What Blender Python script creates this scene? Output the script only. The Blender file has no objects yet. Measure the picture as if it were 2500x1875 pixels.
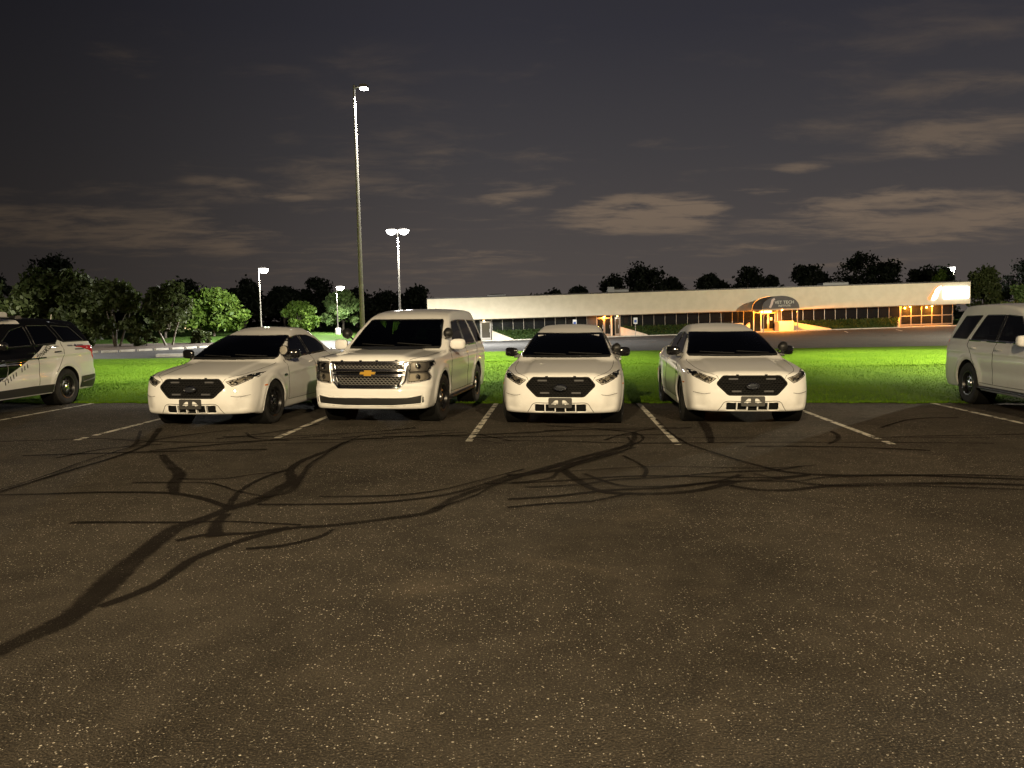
import bpy, bmesh, math, random
import numpy as np
from mathutils import Vector, Matrix

R = math.radians
sc = bpy.context.scene
COL = sc.collection

# ------------------------------------------------------------------ camera
cam_d = bpy.data.cameras.new('camera')
cam = bpy.data.objects.new('camera', cam_d)
COL.objects.link(cam)
cam_d.sensor_width = 36.0
cam_d.lens = 27.04
cam_d.clip_start = 0.05
cam_d.clip_end = 3000.0
cam.matrix_world = (Matrix.Translation((0, 0, 1.69)) @ Matrix.Rotation(R(90 - 4.79), 4, 'X')
                    @ Matrix.Rotation(R(-0.5), 4, 'Z'))
sc.camera = cam

# ------------------------------------------------------------------ picture
sc.render.engine = 'CYCLES'
sc.view_settings.view_transform = 'Standard'
sc.view_settings.look = 'None'
sc.view_settings.gamma = 1.0
sc.view_settings.exposure = 0.0
sc.view_settings.use_curve_mapping = False
sc.cycles.max_bounces = 6
sc.cycles.diffuse_bounces = 2
sc.cycles.glossy_bounces = 3
sc.cycles.transmission_bounces = 4
sc.cycles.transparent_max_bounces = 10
sc.cycles.caustics_reflective = False
sc.cycles.caustics_refractive = False
sc.cycles.sample_clamp_indirect = 4.0


# ------------------------------------------------------------------ night sky
class NT:
    """small helper for wiring nodes"""
    def __init__(s, tree):
        s.t = tree; s.n = tree.nodes; s.l = tree.links
    def new(s, typ, **kw):
        n = s.n.new(typ)
        for k, v in kw.items():
            setattr(n, k, v)
        return n
    def set(s, sock, v):
        if isinstance(v, bpy.types.NodeSocket):
            s.l.new(v, sock)
        else:
            sock.default_value = v
    def math(s, op, a, b=None, c=None, clamp=False):
        n = s.new('ShaderNodeMath', operation=op); n.use_clamp = clamp
        s.set(n.inputs[0], a)
        if b is not None: s.set(n.inputs[1], b)
        if c is not None: s.set(n.inputs[2], c)
        return n.outputs[0]
    def mix(s, fac, a, b):
        n = s.new('ShaderNodeMix', data_type='RGBA')
        s.set(n.inputs[0], fac); s.set(n.inputs[6], a); s.set(n.inputs[7], b)
        return n.outputs[2]
    def ramp(s, fac, stops, interp='LINEAR'):
        n = s.new('ShaderNodeValToRGB'); n.color_ramp.interpolation = interp
        e = n.color_ramp.elements
        while len(e) > 1: e.remove(e[-1])
        for i, (p, c) in enumerate(stops):
            el = e[0] if i == 0 else e.new(p)
            el.position = p
            el.color = c if len(c) == 4 else (*c, 1)
        s.set(n.inputs[0], fac)
        return n.outputs[0]
    def noise(s, vec, scale, detail=4, rough=0.55, dist=0.0):
        n = s.new('ShaderNodeTexNoise')
        s.set(n.inputs['Vector'], vec)
        n.inputs['Scale'].default_value = scale; n.inputs['Detail'].default_value = detail
        n.inputs['Roughness'].default_value = rough; n.inputs['Distortion'].default_value = dist
        return n.outputs['Fac']
    def mapping(s, vec, loc=(0, 0, 0), rot=(0, 0, 0), scale=(1, 1, 1)):
        n = s.new('ShaderNodeMapping')
        s.set(n.inputs[0], vec)
        n.inputs[1].default_value = loc; n.inputs[2].default_value = rot; n.inputs[3].default_value = scale
        return n.outputs[0]
    def smooth(s, v, a, b, lo=0.0, hi=1.0):
        n = s.new('ShaderNodeMapRange', interpolation_type='SMOOTHSTEP')
        s.set(n.inputs[0], v)
        n.inputs[1].default_value = a; n.inputs[2].default_value = b
        n.inputs[3].default_value = lo; n.inputs[4].default_value = hi
        return n.outputs[0]

def build_world():
    w = bpy.data.worlds.new('World'); sc.world = w; w.use_nodes = True
    t = NT(w.node_tree); t.n.clear()
    out = t.new('ShaderNodeOutputWorld'); bg = t.new('ShaderNodeBackground')
    tc = t.new('ShaderNodeTexCoord').outputs['Generated']
    sep = t.new('ShaderNodeSeparateXYZ'); t.l.new(tc, sep.inputs[0])
    X, Y, Z = sep.outputs
    # clear night air: warm city glow at the horizon, darker blue grey overhead
    el = t.math('MAXIMUM', Z, 0.0)
    clear = t.ramp(el, [(0.0, (0.086, 0.071, 0.064)), (0.08, (0.075, 0.064, 0.060)), (0.20, (0.052, 0.048, 0.051)),
                        (0.34, (0.031, 0.030, 0.038)), (0.6, (0.014, 0.014, 0.020)), (1.0, (0.010, 0.010, 0.015))])
    # the glow is stronger towards the town on the right, weaker on the left
    side = t.smooth(X, -0.66, 0.02, 0.26, 1.0)
    # clouds lit from below: layer projected on a flat deck
    den = t.math('ADD', el, 0.10)
    px = t.math('DIVIDE', X, den); py = t.math('DIVIDE', Y, den)
    cmb = t.new('ShaderNodeCombineXYZ'); t.l.new(px, cmb.inputs[0]); t.l.new(py, cmb.inputs[1])
    v = t.mapping(cmb.outputs[0], loc=(3.1, 0.4, 0.0), scale=(0.55, 0.9, 1))
    n1 = t.noise(v, 1.25, 6, 0.52, 0.25)
    n2 = t.noise(v, 5.5, 6, 0.62, 0.4)
    cl = t.math('MULTIPLY_ADD', n2, 0.50, t.math('MULTIPLY', n1, 0.80))
    # cloud banks at given headings: (x, z, half width, half height, strength)
    tot = None
    for (cx, cz, rx, rz, st) in ((0.165, 0.132, 0.125, 0.030, 0.36), (0.215, 0.140, 0.06, 0.034, 0.16), (0.010, 0.158, 0.055, 0.024, 0.20), (0.06, 0.172, 0.03, 0.010, 0.16),
                                 (0.405, 0.135, 0.09, 0.020, 0.22), (0.50, 0.195, 0.10, 0.028, 0.24), (0.52, 0.11, 0.22, 0.035, 0.22), (0.298, 0.152, 0.045, 0.010, 0.20),
                                 (0.344, 0.175, 0.035, 0.008, 0.18), (0.49, 0.245, 0.08, 0.022, 0.20), (-0.44, 0.105, 0.20, 0.030, 0.26), (-0.129, 0.080, 0.20, 0.014, 0.14),
                                 (0.20, 0.085, 0.35, 0.012, 0.12), (-0.42, 0.285, 0.05, 0.022, 0.22), (-0.27, 0.150, 0.03, 0.006, 0.18), (-0.34, 0.165, 0.05, 0.008, 0.12)):
        a = t.math('DIVIDE', t.math('SUBTRACT', X, cx), rx); b = t.math('DIVIDE', t.math('SUBTRACT', Z, cz), rz)
        d = t.math('ADD', t.math('MULTIPLY', a, a), t.math('MULTIPLY', b, b))
        m = t.math('MULTIPLY', t.math('SUBTRACT', 1.0, d, clamp=True), st)
        m = t.math('MULTIPLY', m, t.math('GREATER_THAN', Y, 0.0))
        m = t.math('MULTIPLY', m, t.math('MULTIPLY_ADD', n2, 1.9, -0.08))
        tot = m if tot is None else t.math('ADD', tot, m)
    cl = t.math('ADD', cl, tot)
    cm = t.smooth(cl, 0.66, 1.0)
    cm = t.math('MULTIPLY', cm, t.smooth(el, 0.75, 0.25, 0.25, 1.0))
    cloudc = t.ramp(el, [(0.0, (0.120, 0.090, 0.070)), (0.14, (0.170, 0.126, 0.092)), (0.25, (0.095, 0.074, 0.061)), (0.4, (0.065, 0.052, 0.048)), (1.0, (0.025, 0.021, 0.021))])
    c = t.mix(cm, clear, cloudc)
    sc_ = t.new('ShaderNodeMix', data_type='RGBA', blend_type='MULTIPLY')
    sc_.inputs[0].default_value = 1.0
    t.l.new(c, sc_.inputs[6])
    g = t.new('ShaderNodeCombineColor'); 
    for i in range(3): t.l.new(side, g.inputs[i])
    t.l.new(g.outputs[0], sc_.inputs[7])
    t.l.new(sc_.outputs[2], bg.inputs[0])
    bg.inputs[1].default_value = 1.0
    t.l.new(bg.outputs[0], out.inputs[0])
build_world()


# ------------------------------------------------------------------ scene bookkeeping
def tag(o, label=None, cat=None, group=None, kind=None):
    if label: o['label'] = label
    if cat: o['category'] = cat
    if group: o['group'] = group
    if kind: o['kind'] = kind
    return o

def empty(name, loc=(0, 0, 0), rz=0.0, parent=None):
    o = bpy.data.objects.new(name, None); COL.objects.link(o)
    o.empty_display_size = 0.2
    o.location = loc; o.rotation_euler = (0, 0, rz); o.parent = parent
    return o

def mobj(name, me, mat=None, parent=None, loc=None):
    o = bpy.data.objects.new(name, me); COL.objects.link(o)
    if mat is not None and not me.materials: me.materials.append(mat)
    o.parent = parent
    if loc is not None: o.location = loc
    return o

def copy_tree(o, parent=None):
    c = o.copy(); COL.objects.link(c); c.parent = parent
    for ch in list(o.children): copy_tree(ch, c)
    return c

class MB:
    """collects verts / faces for one mesh"""
    def __init__(s):
        s.v = []; s.f = []
    def add(s, vs, fs):
        b = len(s.v); s.v += [tuple(p) for p in vs]; s.f += [tuple(i + b for i in f) for f in fs]
        return s
    def box(s, x0, x1, y0, y1, z0, z1):
        return s.add([(x0, y0, z0), (x1, y0, z0), (x1, y1, z0), (x0, y1, z0), (x0, y0, z1), (x1, y0, z1), (x1, y1, z1), (x0, y1, z1)],
                     [(0, 3, 2, 1), (4, 5, 6, 7), (0, 1, 5, 4), (1, 2, 6, 5), (2, 3, 7, 6), (3, 0, 4, 7)])
    def prism(s, poly, axis, a, b):
        """poly in the plane normal to axis, from a to b"""
        n = len(poly)
        def P(p, t):
            return (t, p[0], p[1]) if axis == 'x' else ((p[0], t, p[1]) if axis == 'y' else (p[0], p[1], t))
        vs = [P(p, a) for p in poly] + [P(p, b) for p in poly]
        fs = [tuple(range(n)), tuple(range(2 * n - 1, n - 1, -1))]
        fs += [(i, i + n, (i + 1) % n + n, (i + 1) % n) for i in range(n)]
        return s.add(vs, fs)
    def tube(s, pts, rad, n=8, closed=False, cap=True):
        pts = [Vector(p) for p in pts]; m = len(pts)
        rads = rad if isinstance(rad, (list, tuple)) else [rad] * m
        b = len(s.v); prev = None
        for i, p in enumerate(pts):
            if closed: t = pts[(i + 1) % m] - pts[i - 1]
            else: t = pts[min(i + 1, m - 1)] - pts[max(i - 1, 0)]
            if t.length < 1e-9: t = Vector((0, 0, 1))
            t.normalize()
            if prev is None:
                ref = Vector((0, 0, 1)) if abs(t.z) < 0.9 else Vector((1, 0, 0))
                u = t.cross(ref).normalized()
            else:
                u = (prev - t * prev.dot(t)).normalized()
            prev = u; w = t.cross(u)
            for k in range(n):
                a = 2 * math.pi * k / n
                q = p + (u * math.cos(a) + w * math.sin(a)) * rads[i]
                s.v.append(tuple(q))
        last = m if closed else m - 1
        for i in range(last):
            j = (i + 1) % m
            for k in range(n):
                k2 = (k + 1) % n
                s.f.append((b + i * n + k, b + i * n + k2, b + j * n + k2, b + j * n + k))
        if cap and not closed:
            s.f.append(tuple(b + k for k in range(n - 1, -1, -1)))
            s.f.append(tuple(b + (m - 1) * n + k for k in range(n)))
        return s
    def lathe(s, prof, n=32, axis='x', c=(0, 0, 0), closed=False):
        """prof: (radius, along axis)"""
        b = len(s.v); m = len(prof)
        for (r, h) in prof:
            for k in range(n):
                a = 2 * math.pi * k / n
                u, w = r * math.cos(a), r * math.sin(a)
                p = (h, u, w) if axis == 'x' else ((u, h, w) if axis == 'y' else (u, w, h))
                s.v.append((p[0] + c[0], p[1] + c[1], p[2] + c[2]))
        for i in range(m if closed else m - 1):
            j = (i + 1) % m
            for k in range(n):
                k2 = (k + 1) % n
                s.f.append((b + i * n + k, b + i * n + k2, b + j * n + k2, b + j * n + k))
        return s
    def mesh(s, name, smooth=None, fix=True):
        me = bpy.data.meshes.new(name)
        me.from_pydata(s.v, [], s.f)
        if fix:
            bm = bmesh.new(); bm.from_mesh(me)
            bmesh.ops.recalc_face_normals(bm, faces=bm.faces)
            bm.to_mesh(me); bm.free()
        if smooth is not None:
            me.shade_smooth()
            if smooth < 179: me.set_sharp_from_angle(angle=R(smooth))
        me.update()
        return me
    def build(s, name, mat, parent=None, smooth=None, loc=None, bevel=None, fix=True):
        o = mobj(name, s.mesh(name, smooth, fix), mat, parent, loc)
        if bevel:
            md = o.modifiers.new('bevel', 'BEVEL'); md.width = bevel; md.segments = 2; md.limit_method = 'ANGLE'; md.angle_limit = R(35)
        return o

def mesh_np(name, V, Fq, mat=None, smooth=None):
    """mesh from numpy verts and quads/tris arrays"""
    me = bpy.data.meshes.new(name)
    V = np.asarray(V, np.float32); Fq = np.asarray(Fq, np.int32)
    me.vertices.add(len(V)); me.vertices.foreach_set('co', V.ravel())
    k = Fq.shape[1]
    me.loops.add(Fq.size); me.loops.foreach_set('vertex_index', Fq.ravel())
    me.polygons.add(len(Fq))
    me.polygons.foreach_set('loop_start', np.arange(0, Fq.size, k, dtype=np.int32))
    me.update(calc_edges=True); me.validate()
    if smooth is not None:
        me.shade_smooth()
        if smooth < 179: me.set_sharp_from_angle(angle=R(smooth))
    if mat is not None: me.materials.append(mat)
    return me


# ------------------------------------------------------------------ materials
def pmat(name, col, rough=0.5, metal=0.0, spec=0.5, coat=0.0, emit=None, estr=0.0):
    m = bpy.data.materials.new(name); m.use_nodes = True
    b = m.node_tree.nodes['Principled BSDF']
    b.inputs['Base Color'].default_value = (*col, 1)
    b.inputs['Roughness'].default_value = rough
    b.inputs['Metallic'].default_value = metal
    b.inputs['Specular IOR Level'].default_value = spec
    b.inputs['Coat Weight'].default_value = coat
    b.inputs['Coat Roughness'].default_value = 0.03
    if emit:
        b.inputs['Emission Color'].default_value = (*emit, 1); b.inputs['Emission Strength'].default_value = estr
    return m

def varied(name, c1, c2, scale=3.0, rough=0.7, bump=0.0, bscale=40.0, metal=0.0, spec=0.4, coords='Object', lo=0.35, hi=0.65):
    """two-tone surface with fine relief"""
    m = pmat(name, c1, rough, metal, spec); t = NT(m.node_tree); b = t.n['Principled BSDF']
    tc = t.new('ShaderNodeTexCoord').outputs[coords]
    f = t.smooth(t.noise(tc, scale, 5, 0.6), lo, hi)
    t.l.new(t.mix(f, (*c1, 1), (*c2, 1)), b.inputs['Base Color'])
    if bump:
        bp = t.new('ShaderNodeBump'); bp.inputs['Strength'].default_value = bump; bp.inputs['Distance'].default_value = 0.02
        t.l.new(t.noise(tc, bscale, 3, 0.6), bp.inputs['Height']); t.l.new(bp.outputs[0], b.inputs['Normal'])
    return m

def glass_mat(name, tint, refl_rough=0.02, ior=1.5):
    m = bpy.data.materials.new(name); m.use_nodes = True
    t = NT(m.node_tree); t.n.clear()
    out = t.new('ShaderNodeOutputMaterial'); mx = t.new('ShaderNodeMixShader')
    tr = t.new('ShaderNodeBsdfTransparent'); gl = t.new('ShaderNodeBsdfGlossy'); fr = t.new('ShaderNodeFresnel')
    tr.inputs[0].default_value = (*tint, 1)
    gl.inputs['Roughness'].default_value = refl_rough
    fr.inputs[0].default_value = ior
    t.l.new(fr.outputs[0], mx.inputs[0]); t.l.new(tr.outputs[0], mx.inputs[1]); t.l.new(gl.outputs[0], mx.inputs[2])
    t.l.new(mx.outputs[0], out.inputs[0])
    return m

M = {}
def car_paint(name, col):
    m = pmat(name, col, 0.42, 0.0, 0.12, 1.0)
    t = NT(m.node_tree); b = t.n['Principled BSDF']
    tc = t.new('ShaderNodeTexCoord').outputs['Object']
    dirt = t.smooth(t.noise(tc, 2.2, 5, 0.65), 0.45, 0.8)
    z = t.new('ShaderNodeSeparateXYZ'); t.l.new(tc, z.inputs[0])
    low = t.smooth(z.outputs[2], 0.75, 0.2)
    d = t.math('MULTIPLY', dirt, t.math('MULTIPLY_ADD', low, 0.30, 0.06))
    t.l.new(t.mix(d, (*col, 1), (col[0] * 0.55, col[1] * 0.5, col[2] * 0.42, 1)), b.inputs['Base Color'])
    b.inputs['Coat Roughness'].default_value = 0.018
    return m
M['white_paint'] = car_paint('white_car_paint', (0.80, 0.80, 0.79))
M['black_trim'] = pmat('black_plastic_trim', (0.012, 0.012, 0.012), 0.45)
M['gloss_black'] = pmat('gloss_black', (0.008, 0.008, 0.009), 0.12, 0, 0.5, 0.5)
M['seam'] = pmat('panel_gap', (0.02, 0.02, 0.02), 0.9, 0, 0.1)
M['chrome'] = pmat('chrome', (0.75, 0.75, 0.76), 0.10, 1.0)
M['dull_chrome'] = pmat('satin_metal', (0.50, 0.50, 0.52), 0.30, 1.0)
M['gold'] = pmat('gold_emblem', (0.62, 0.36, 0.05), 0.28, 0.35)
M['blue_emblem'] = pmat('dull_oval_badge', (0.10, 0.11, 0.13), 0.2, 0.8)
M['tyre'] = varied('tyre_rubber', (0.012, 0.012, 0.012), (0.022, 0.021, 0.020), 9, 0.85, 0.3, 60)
M['steel_rim'] = pmat('black_steel_rim', (0.018, 0.018, 0.019), 0.30, 0.3)
M['silver_rim'] = pmat('grey_steel_rim', (0.14, 0.14, 0.145), 0.35, 0.7)
M['well'] = pmat('wheel_well_black', (0.008, 0.008, 0.008), 0.95, 0, 0.1)
M['headlamp_bowl'] = pmat('headlamp_bowl', (0.34, 0.32, 0.28), 0.42, 0.25)
M['headlamp_dark'] = pmat('headlamp_dark_bowl', (0.17, 0.165, 0.16), 0.3, 0.3)
M['amber'] = pmat('amber_reflector', (0.75, 0.20, 0.02), 0.25)
M['red_lens'] = pmat('red_tail_lens', (0.55, 0.012, 0.012), 0.15, 0, 0.5, 0.6)
M['lens'] = glass_mat('headlamp_lens', (0.80, 0.78, 0.74))
M['dark_glass'] = glass_mat('privacy_glass', (0.045, 0.05, 0.055))
M['mid_glass'] = glass_mat('tinted_glass', (0.16, 0.18, 0.18))
M['clear_glass'] = glass_mat('windshield_glass', (0.50, 0.55, 0.55))
M['seat'] = varied('seat_cloth', (0.020, 0.020, 0.022), (0.032, 0.031, 0.032), 20, 0.9)
M['dash'] = pmat('dashboard_plastic', (0.020, 0.020, 0.021), 0.7)
M['plate_holder'] = pmat('plate_bracket', (0.035, 0.034, 0.032), 0.5)
M['paper'] = pmat('white_paper', (0.70, 0.70, 0.66), 0.8)
M['strobe'] = pmat('dark_strobe_lens', (0.09, 0.09, 0.095), 0.3)
M['mesh_black'] = pmat('matt_black_mesh', (0.010, 0.010, 0.010), 0.75, 0, 0.15)
M['led_white'] = pmat('unlit_light_bar', (0.42, 0.42, 0.44), 0.35)


# ------------------------------------------------------------------ vehicle bodies: closed surfaces from smooth distance fields
def hermite(pts, n=600):
    """smooth monotone curve through the points, as a fast lookup"""
    x = np.array([p[0] for p in pts], float); y = np.array([p[1] for p in pts], float)
    d = np.diff(y) / np.diff(x); m = np.zeros_like(x)
    m[0], m[-1] = d[0], d[-1]
    for i in range(1, len(x) - 1):
        m[i] = 0 if d[i - 1] * d[i] <= 0 else 2 * d[i - 1] * d[i] / (d[i - 1] + d[i])
    xs = np.linspace(x[0], x[-1], n)
    k = np.clip(np.searchsorted(x, xs, side='right') - 1, 0, len(x) - 2)
    h = x[k + 1] - x[k]; t = (xs - x[k]) / h
    ys = ((2 * t**3 - 3 * t**2 + 1) * y[k] + (t**3 - 2 * t**2 + t) * h * m[k] + (-2 * t**3 + 3 * t**2) * y[k + 1] + (t**3 - t**2) * h * m[k + 1])
    return lambda q: np.interp(q, xs, ys)

def smax(a, b, k):
    h = np.clip(0.5 + 0.5 * (a - b) / k, 0, 1)
    return b + (a - b) * h + k * h * (1 - h)
def smin(a, b, k):
    return -smax(-a, -b, k)
def sstep(v, a, b):
    t = np.clip((v - a) / (b - a), 0, 1)
    return t * t * (3 - 2 * t)

def poly_sd(px, py, poly):
    """signed distance to a polygon, negative inside"""
    P = np.asarray(poly, np.float64); n = len(P)
    d = np.full(px.shape, 1e9); ins = np.zeros(px.shape, bool)
    for i in range(n):
        a, b = P[i], P[i - 1]
        ex, ey = b[0] - a[0], b[1] - a[1]
        wx, wy = px - a[0], py - a[1]
        t = np.clip((wx * ex + wy * ey) / (ex * ex + ey * ey), 0, 1)
        dx, dy = wx - ex * t, wy - ey * t
        d = np.minimum(d, dx * dx + dy * dy)
        c = (a[1] > py) != (b[1] > py)
        if abs(b[1] - a[1]) > 1e-12:
            ins ^= c & (px < (b[0] - a[0]) * (py - a[1]) / (b[1] - a[1]) + a[0])
    return np.where(ins, -1, 1) * np.sqrt(d)

def round_poly(poly, r, n=4):
    """polygon with rounded corners"""
    P = [np.array(p, float) for p in poly]; out = []; m = len(P)
    for i in range(m):
        p, a, b = P[i], P[i - 1], P[(i + 1) % m]
        u, w = a - p, b - p
        lu, lw = np.linalg.norm(u), np.linalg.norm(w)
        rr = min(r, 0.45 * lu, 0.45 * lw)
        s, e = p + u / lu * rr, p + w / lw * rr
        for k in range(n + 1):
            t = k / n
            out.append(tuple((1 - t)**2 * s + 2 * t * (1 - t) * p + t * t * e))
    return out

def inset_poly(poly, d):
    """shrink (d>0) or grow a polygon"""
    P = np.array(poly, float); m = len(P)
    area = 0.5 * np.sum(P[:, 0] * np.roll(P[:, 1], -1) - np.roll(P[:, 0], -1) * P[:, 1])
    sgn = 1 if area > 0 else -1
    out = []
    for i in range(m):
        e1 = P[i] - P[i - 1]; e2 = P[(i + 1) % m] - P[i]
        n1 = np.array([-e1[1], e1[0]]) / (np.linalg.norm(e1) + 1e-9) * sgn; n2 = np.array([-e2[1], e2[0]]) / (np.linalg.norm(e2) + 1e-9) * sgn
        b = n1 + n2; L = np.linalg.norm(b)
        if L < 1e-6: b = n1; L = 1
        b = b / L; k = d / max(0.5, float(b @ n1))
        out.append(tuple(P[i] + b * k))
    return out

def surface_nets(f, lo, hi, h):
    """half body (x >= 0) meshed and mirrored"""
    nx = int((hi[0]) / h) + 3; ny = int((hi[1] - lo[1]) / h) + 2; nz = int((hi[2] - lo[2]) / h) + 2
    xs = -0.5 * h + h * np.arange(nx); ys = lo[1] + h * np.arange(ny); zs = lo[2] + h * np.arange(nz)
    val = np.empty((nx, ny, nz), np.float32)
    for j0 in range(0, ny, 32):
        j1 = min(ny, j0 + 32)
        X, Y, Z = np.meshgrid(xs, ys[j0:j1], zs, indexing='ij')
        val[:, j0:j1] = f(X.ravel(), Y.ravel(), Z.ravel()).reshape(X.shape)
    neg = val < 0
    c = np.zeros((nx - 1, ny - 1, nz - 1), np.int8)
    for a in (0, 1):
        for b in (0, 1):
            for d in (0, 1):
                c += neg[a:nx - 1 + a, b:ny - 1 + b, d:nz - 1 + d]
    I, J, K = np.nonzero((c > 0) & (c < 8))
    idx = np.full(c.shape, -1, np.int32); idx[I, J, K] = np.arange(len(I))
    S = np.zeros((len(I), 3)); N = np.zeros(len(I))
    cor = [(0, 0, 0), (1, 0, 0), (0, 1, 0), (1, 1, 0), (0, 0, 1), (1, 0, 1), (0, 1, 1), (1, 1, 1)]
    for p, q in ((0, 1), (2, 3), (4, 5), (6, 7), (0, 2), (1, 3), (4, 6), (5, 7), (0, 4), (1, 5), (2, 6), (3, 7)):
        A, B = cor[p], cor[q]
        va = val[I + A[0], J + A[1], K + A[2]]; vb = val[I + B[0], J + B[1], K + B[2]]
        m = (va < 0) != (vb < 0)
        t = np.where(m, va / np.where(m, va - vb, 1), 0)
        for ax in range(3):
            S[:, ax] += np.where(m, A[ax] + t * (B[ax] - A[ax]), 0)
        N += m
    S /= N[:, None]
    V = np.stack([xs[I] + h * S[:, 0], ys[J] + h * S[:, 1], zs[K] + h * S[:, 2]], 1)
    # pull the points onto the surface
    e = 0.002
    for it in range(3):
        v = f(V[:, 0], V[:, 1], V[:, 2])
        g = np.stack([f(V[:, 0] + e, V[:, 1], V[:, 2]) - f(V[:, 0] - e, V[:, 1], V[:, 2]),
                      f(V[:, 0], V[:, 1] + e, V[:, 2]) - f(V[:, 0], V[:, 1] - e, V[:, 2]),
                      f(V[:, 0], V[:, 1], V[:, 2] + e) - f(V[:, 0], V[:, 1], V[:, 2] - e)], 1) / (2 * e)
        g2 = np.maximum((g * g).sum(1), 0.2)
        st = np.clip(-v / g2, -0.4 * h, 0.4 * h)
        V += g * st[:, None] * 0.8
    mid = I == 0
    V[mid, 0] = 0
    quads = []
    def emit(a, b, c_, d, flip):
        q = np.stack([a, b, c_, d], 1)
        q[flip] = q[flip][:, ::-1]
        quads.append(q[(q >= 0).all(1)])
    s = neg
    i, j, k = np.nonzero(s[:-1, 1:-1, 1:-1] != s[1:, 1:-1, 1:-1]); j += 1; k += 1
    emit(idx[i, j - 1, k - 1], idx[i, j, k - 1], idx[i, j, k], idx[i, j - 1, k], ~s[i, j, k])
    i, j, k = np.nonzero(s[1:-1, :-1, 1:-1] != s[1:-1, 1:, 1:-1]); i += 1; k += 1
    emit(idx[i - 1, j, k - 1], idx[i - 1, j, k], idx[i, j, k], idx[i, j, k - 1], ~s[i, j, k])
    i, j, k = np.nonzero(s[1:-1, 1:-1, :-1] != s[1:-1, 1:-1, 1:]); i += 1; j += 1
    emit(idx[i - 1, j - 1, k], idx[i, j - 1, k], idx[i, j, k], idx[i - 1, j, k], ~s[i, j, k])
    Q = np.concatenate(quads)
    # drop quads lying wholly in the centre cells, mirror the rest
    Q = Q[~mid[Q].all(1)]
    mir = np.arange(len(V)); off = np.flatnonzero(~mid)
    mir[off] = len(V) + np.arange(len(off))
    V2 = np.concatenate([V, V[off] * np.array([-1, 1, 1])])
    Q2 = np.concatenate([Q, mir[Q][:, ::-1]])
    return V2, Q2


def dark_inside(me, f0, depth=.009):
    """faces that lie inside the outer skin (cabin, recesses, wheel wells) are black lining"""
    me.materials.append(M['well'])
    n = len(me.polygons); c = np.empty(n * 3, np.float32); me.polygons.foreach_get('center', c); c = c.reshape(-1, 3)
    d = f0(c[:, 0].astype(float), c[:, 1].astype(float), c[:, 2].astype(float))
    me.polygons.foreach_set('material_index', (d < -depth).astype(np.int32)); me.update()
    return me


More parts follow.
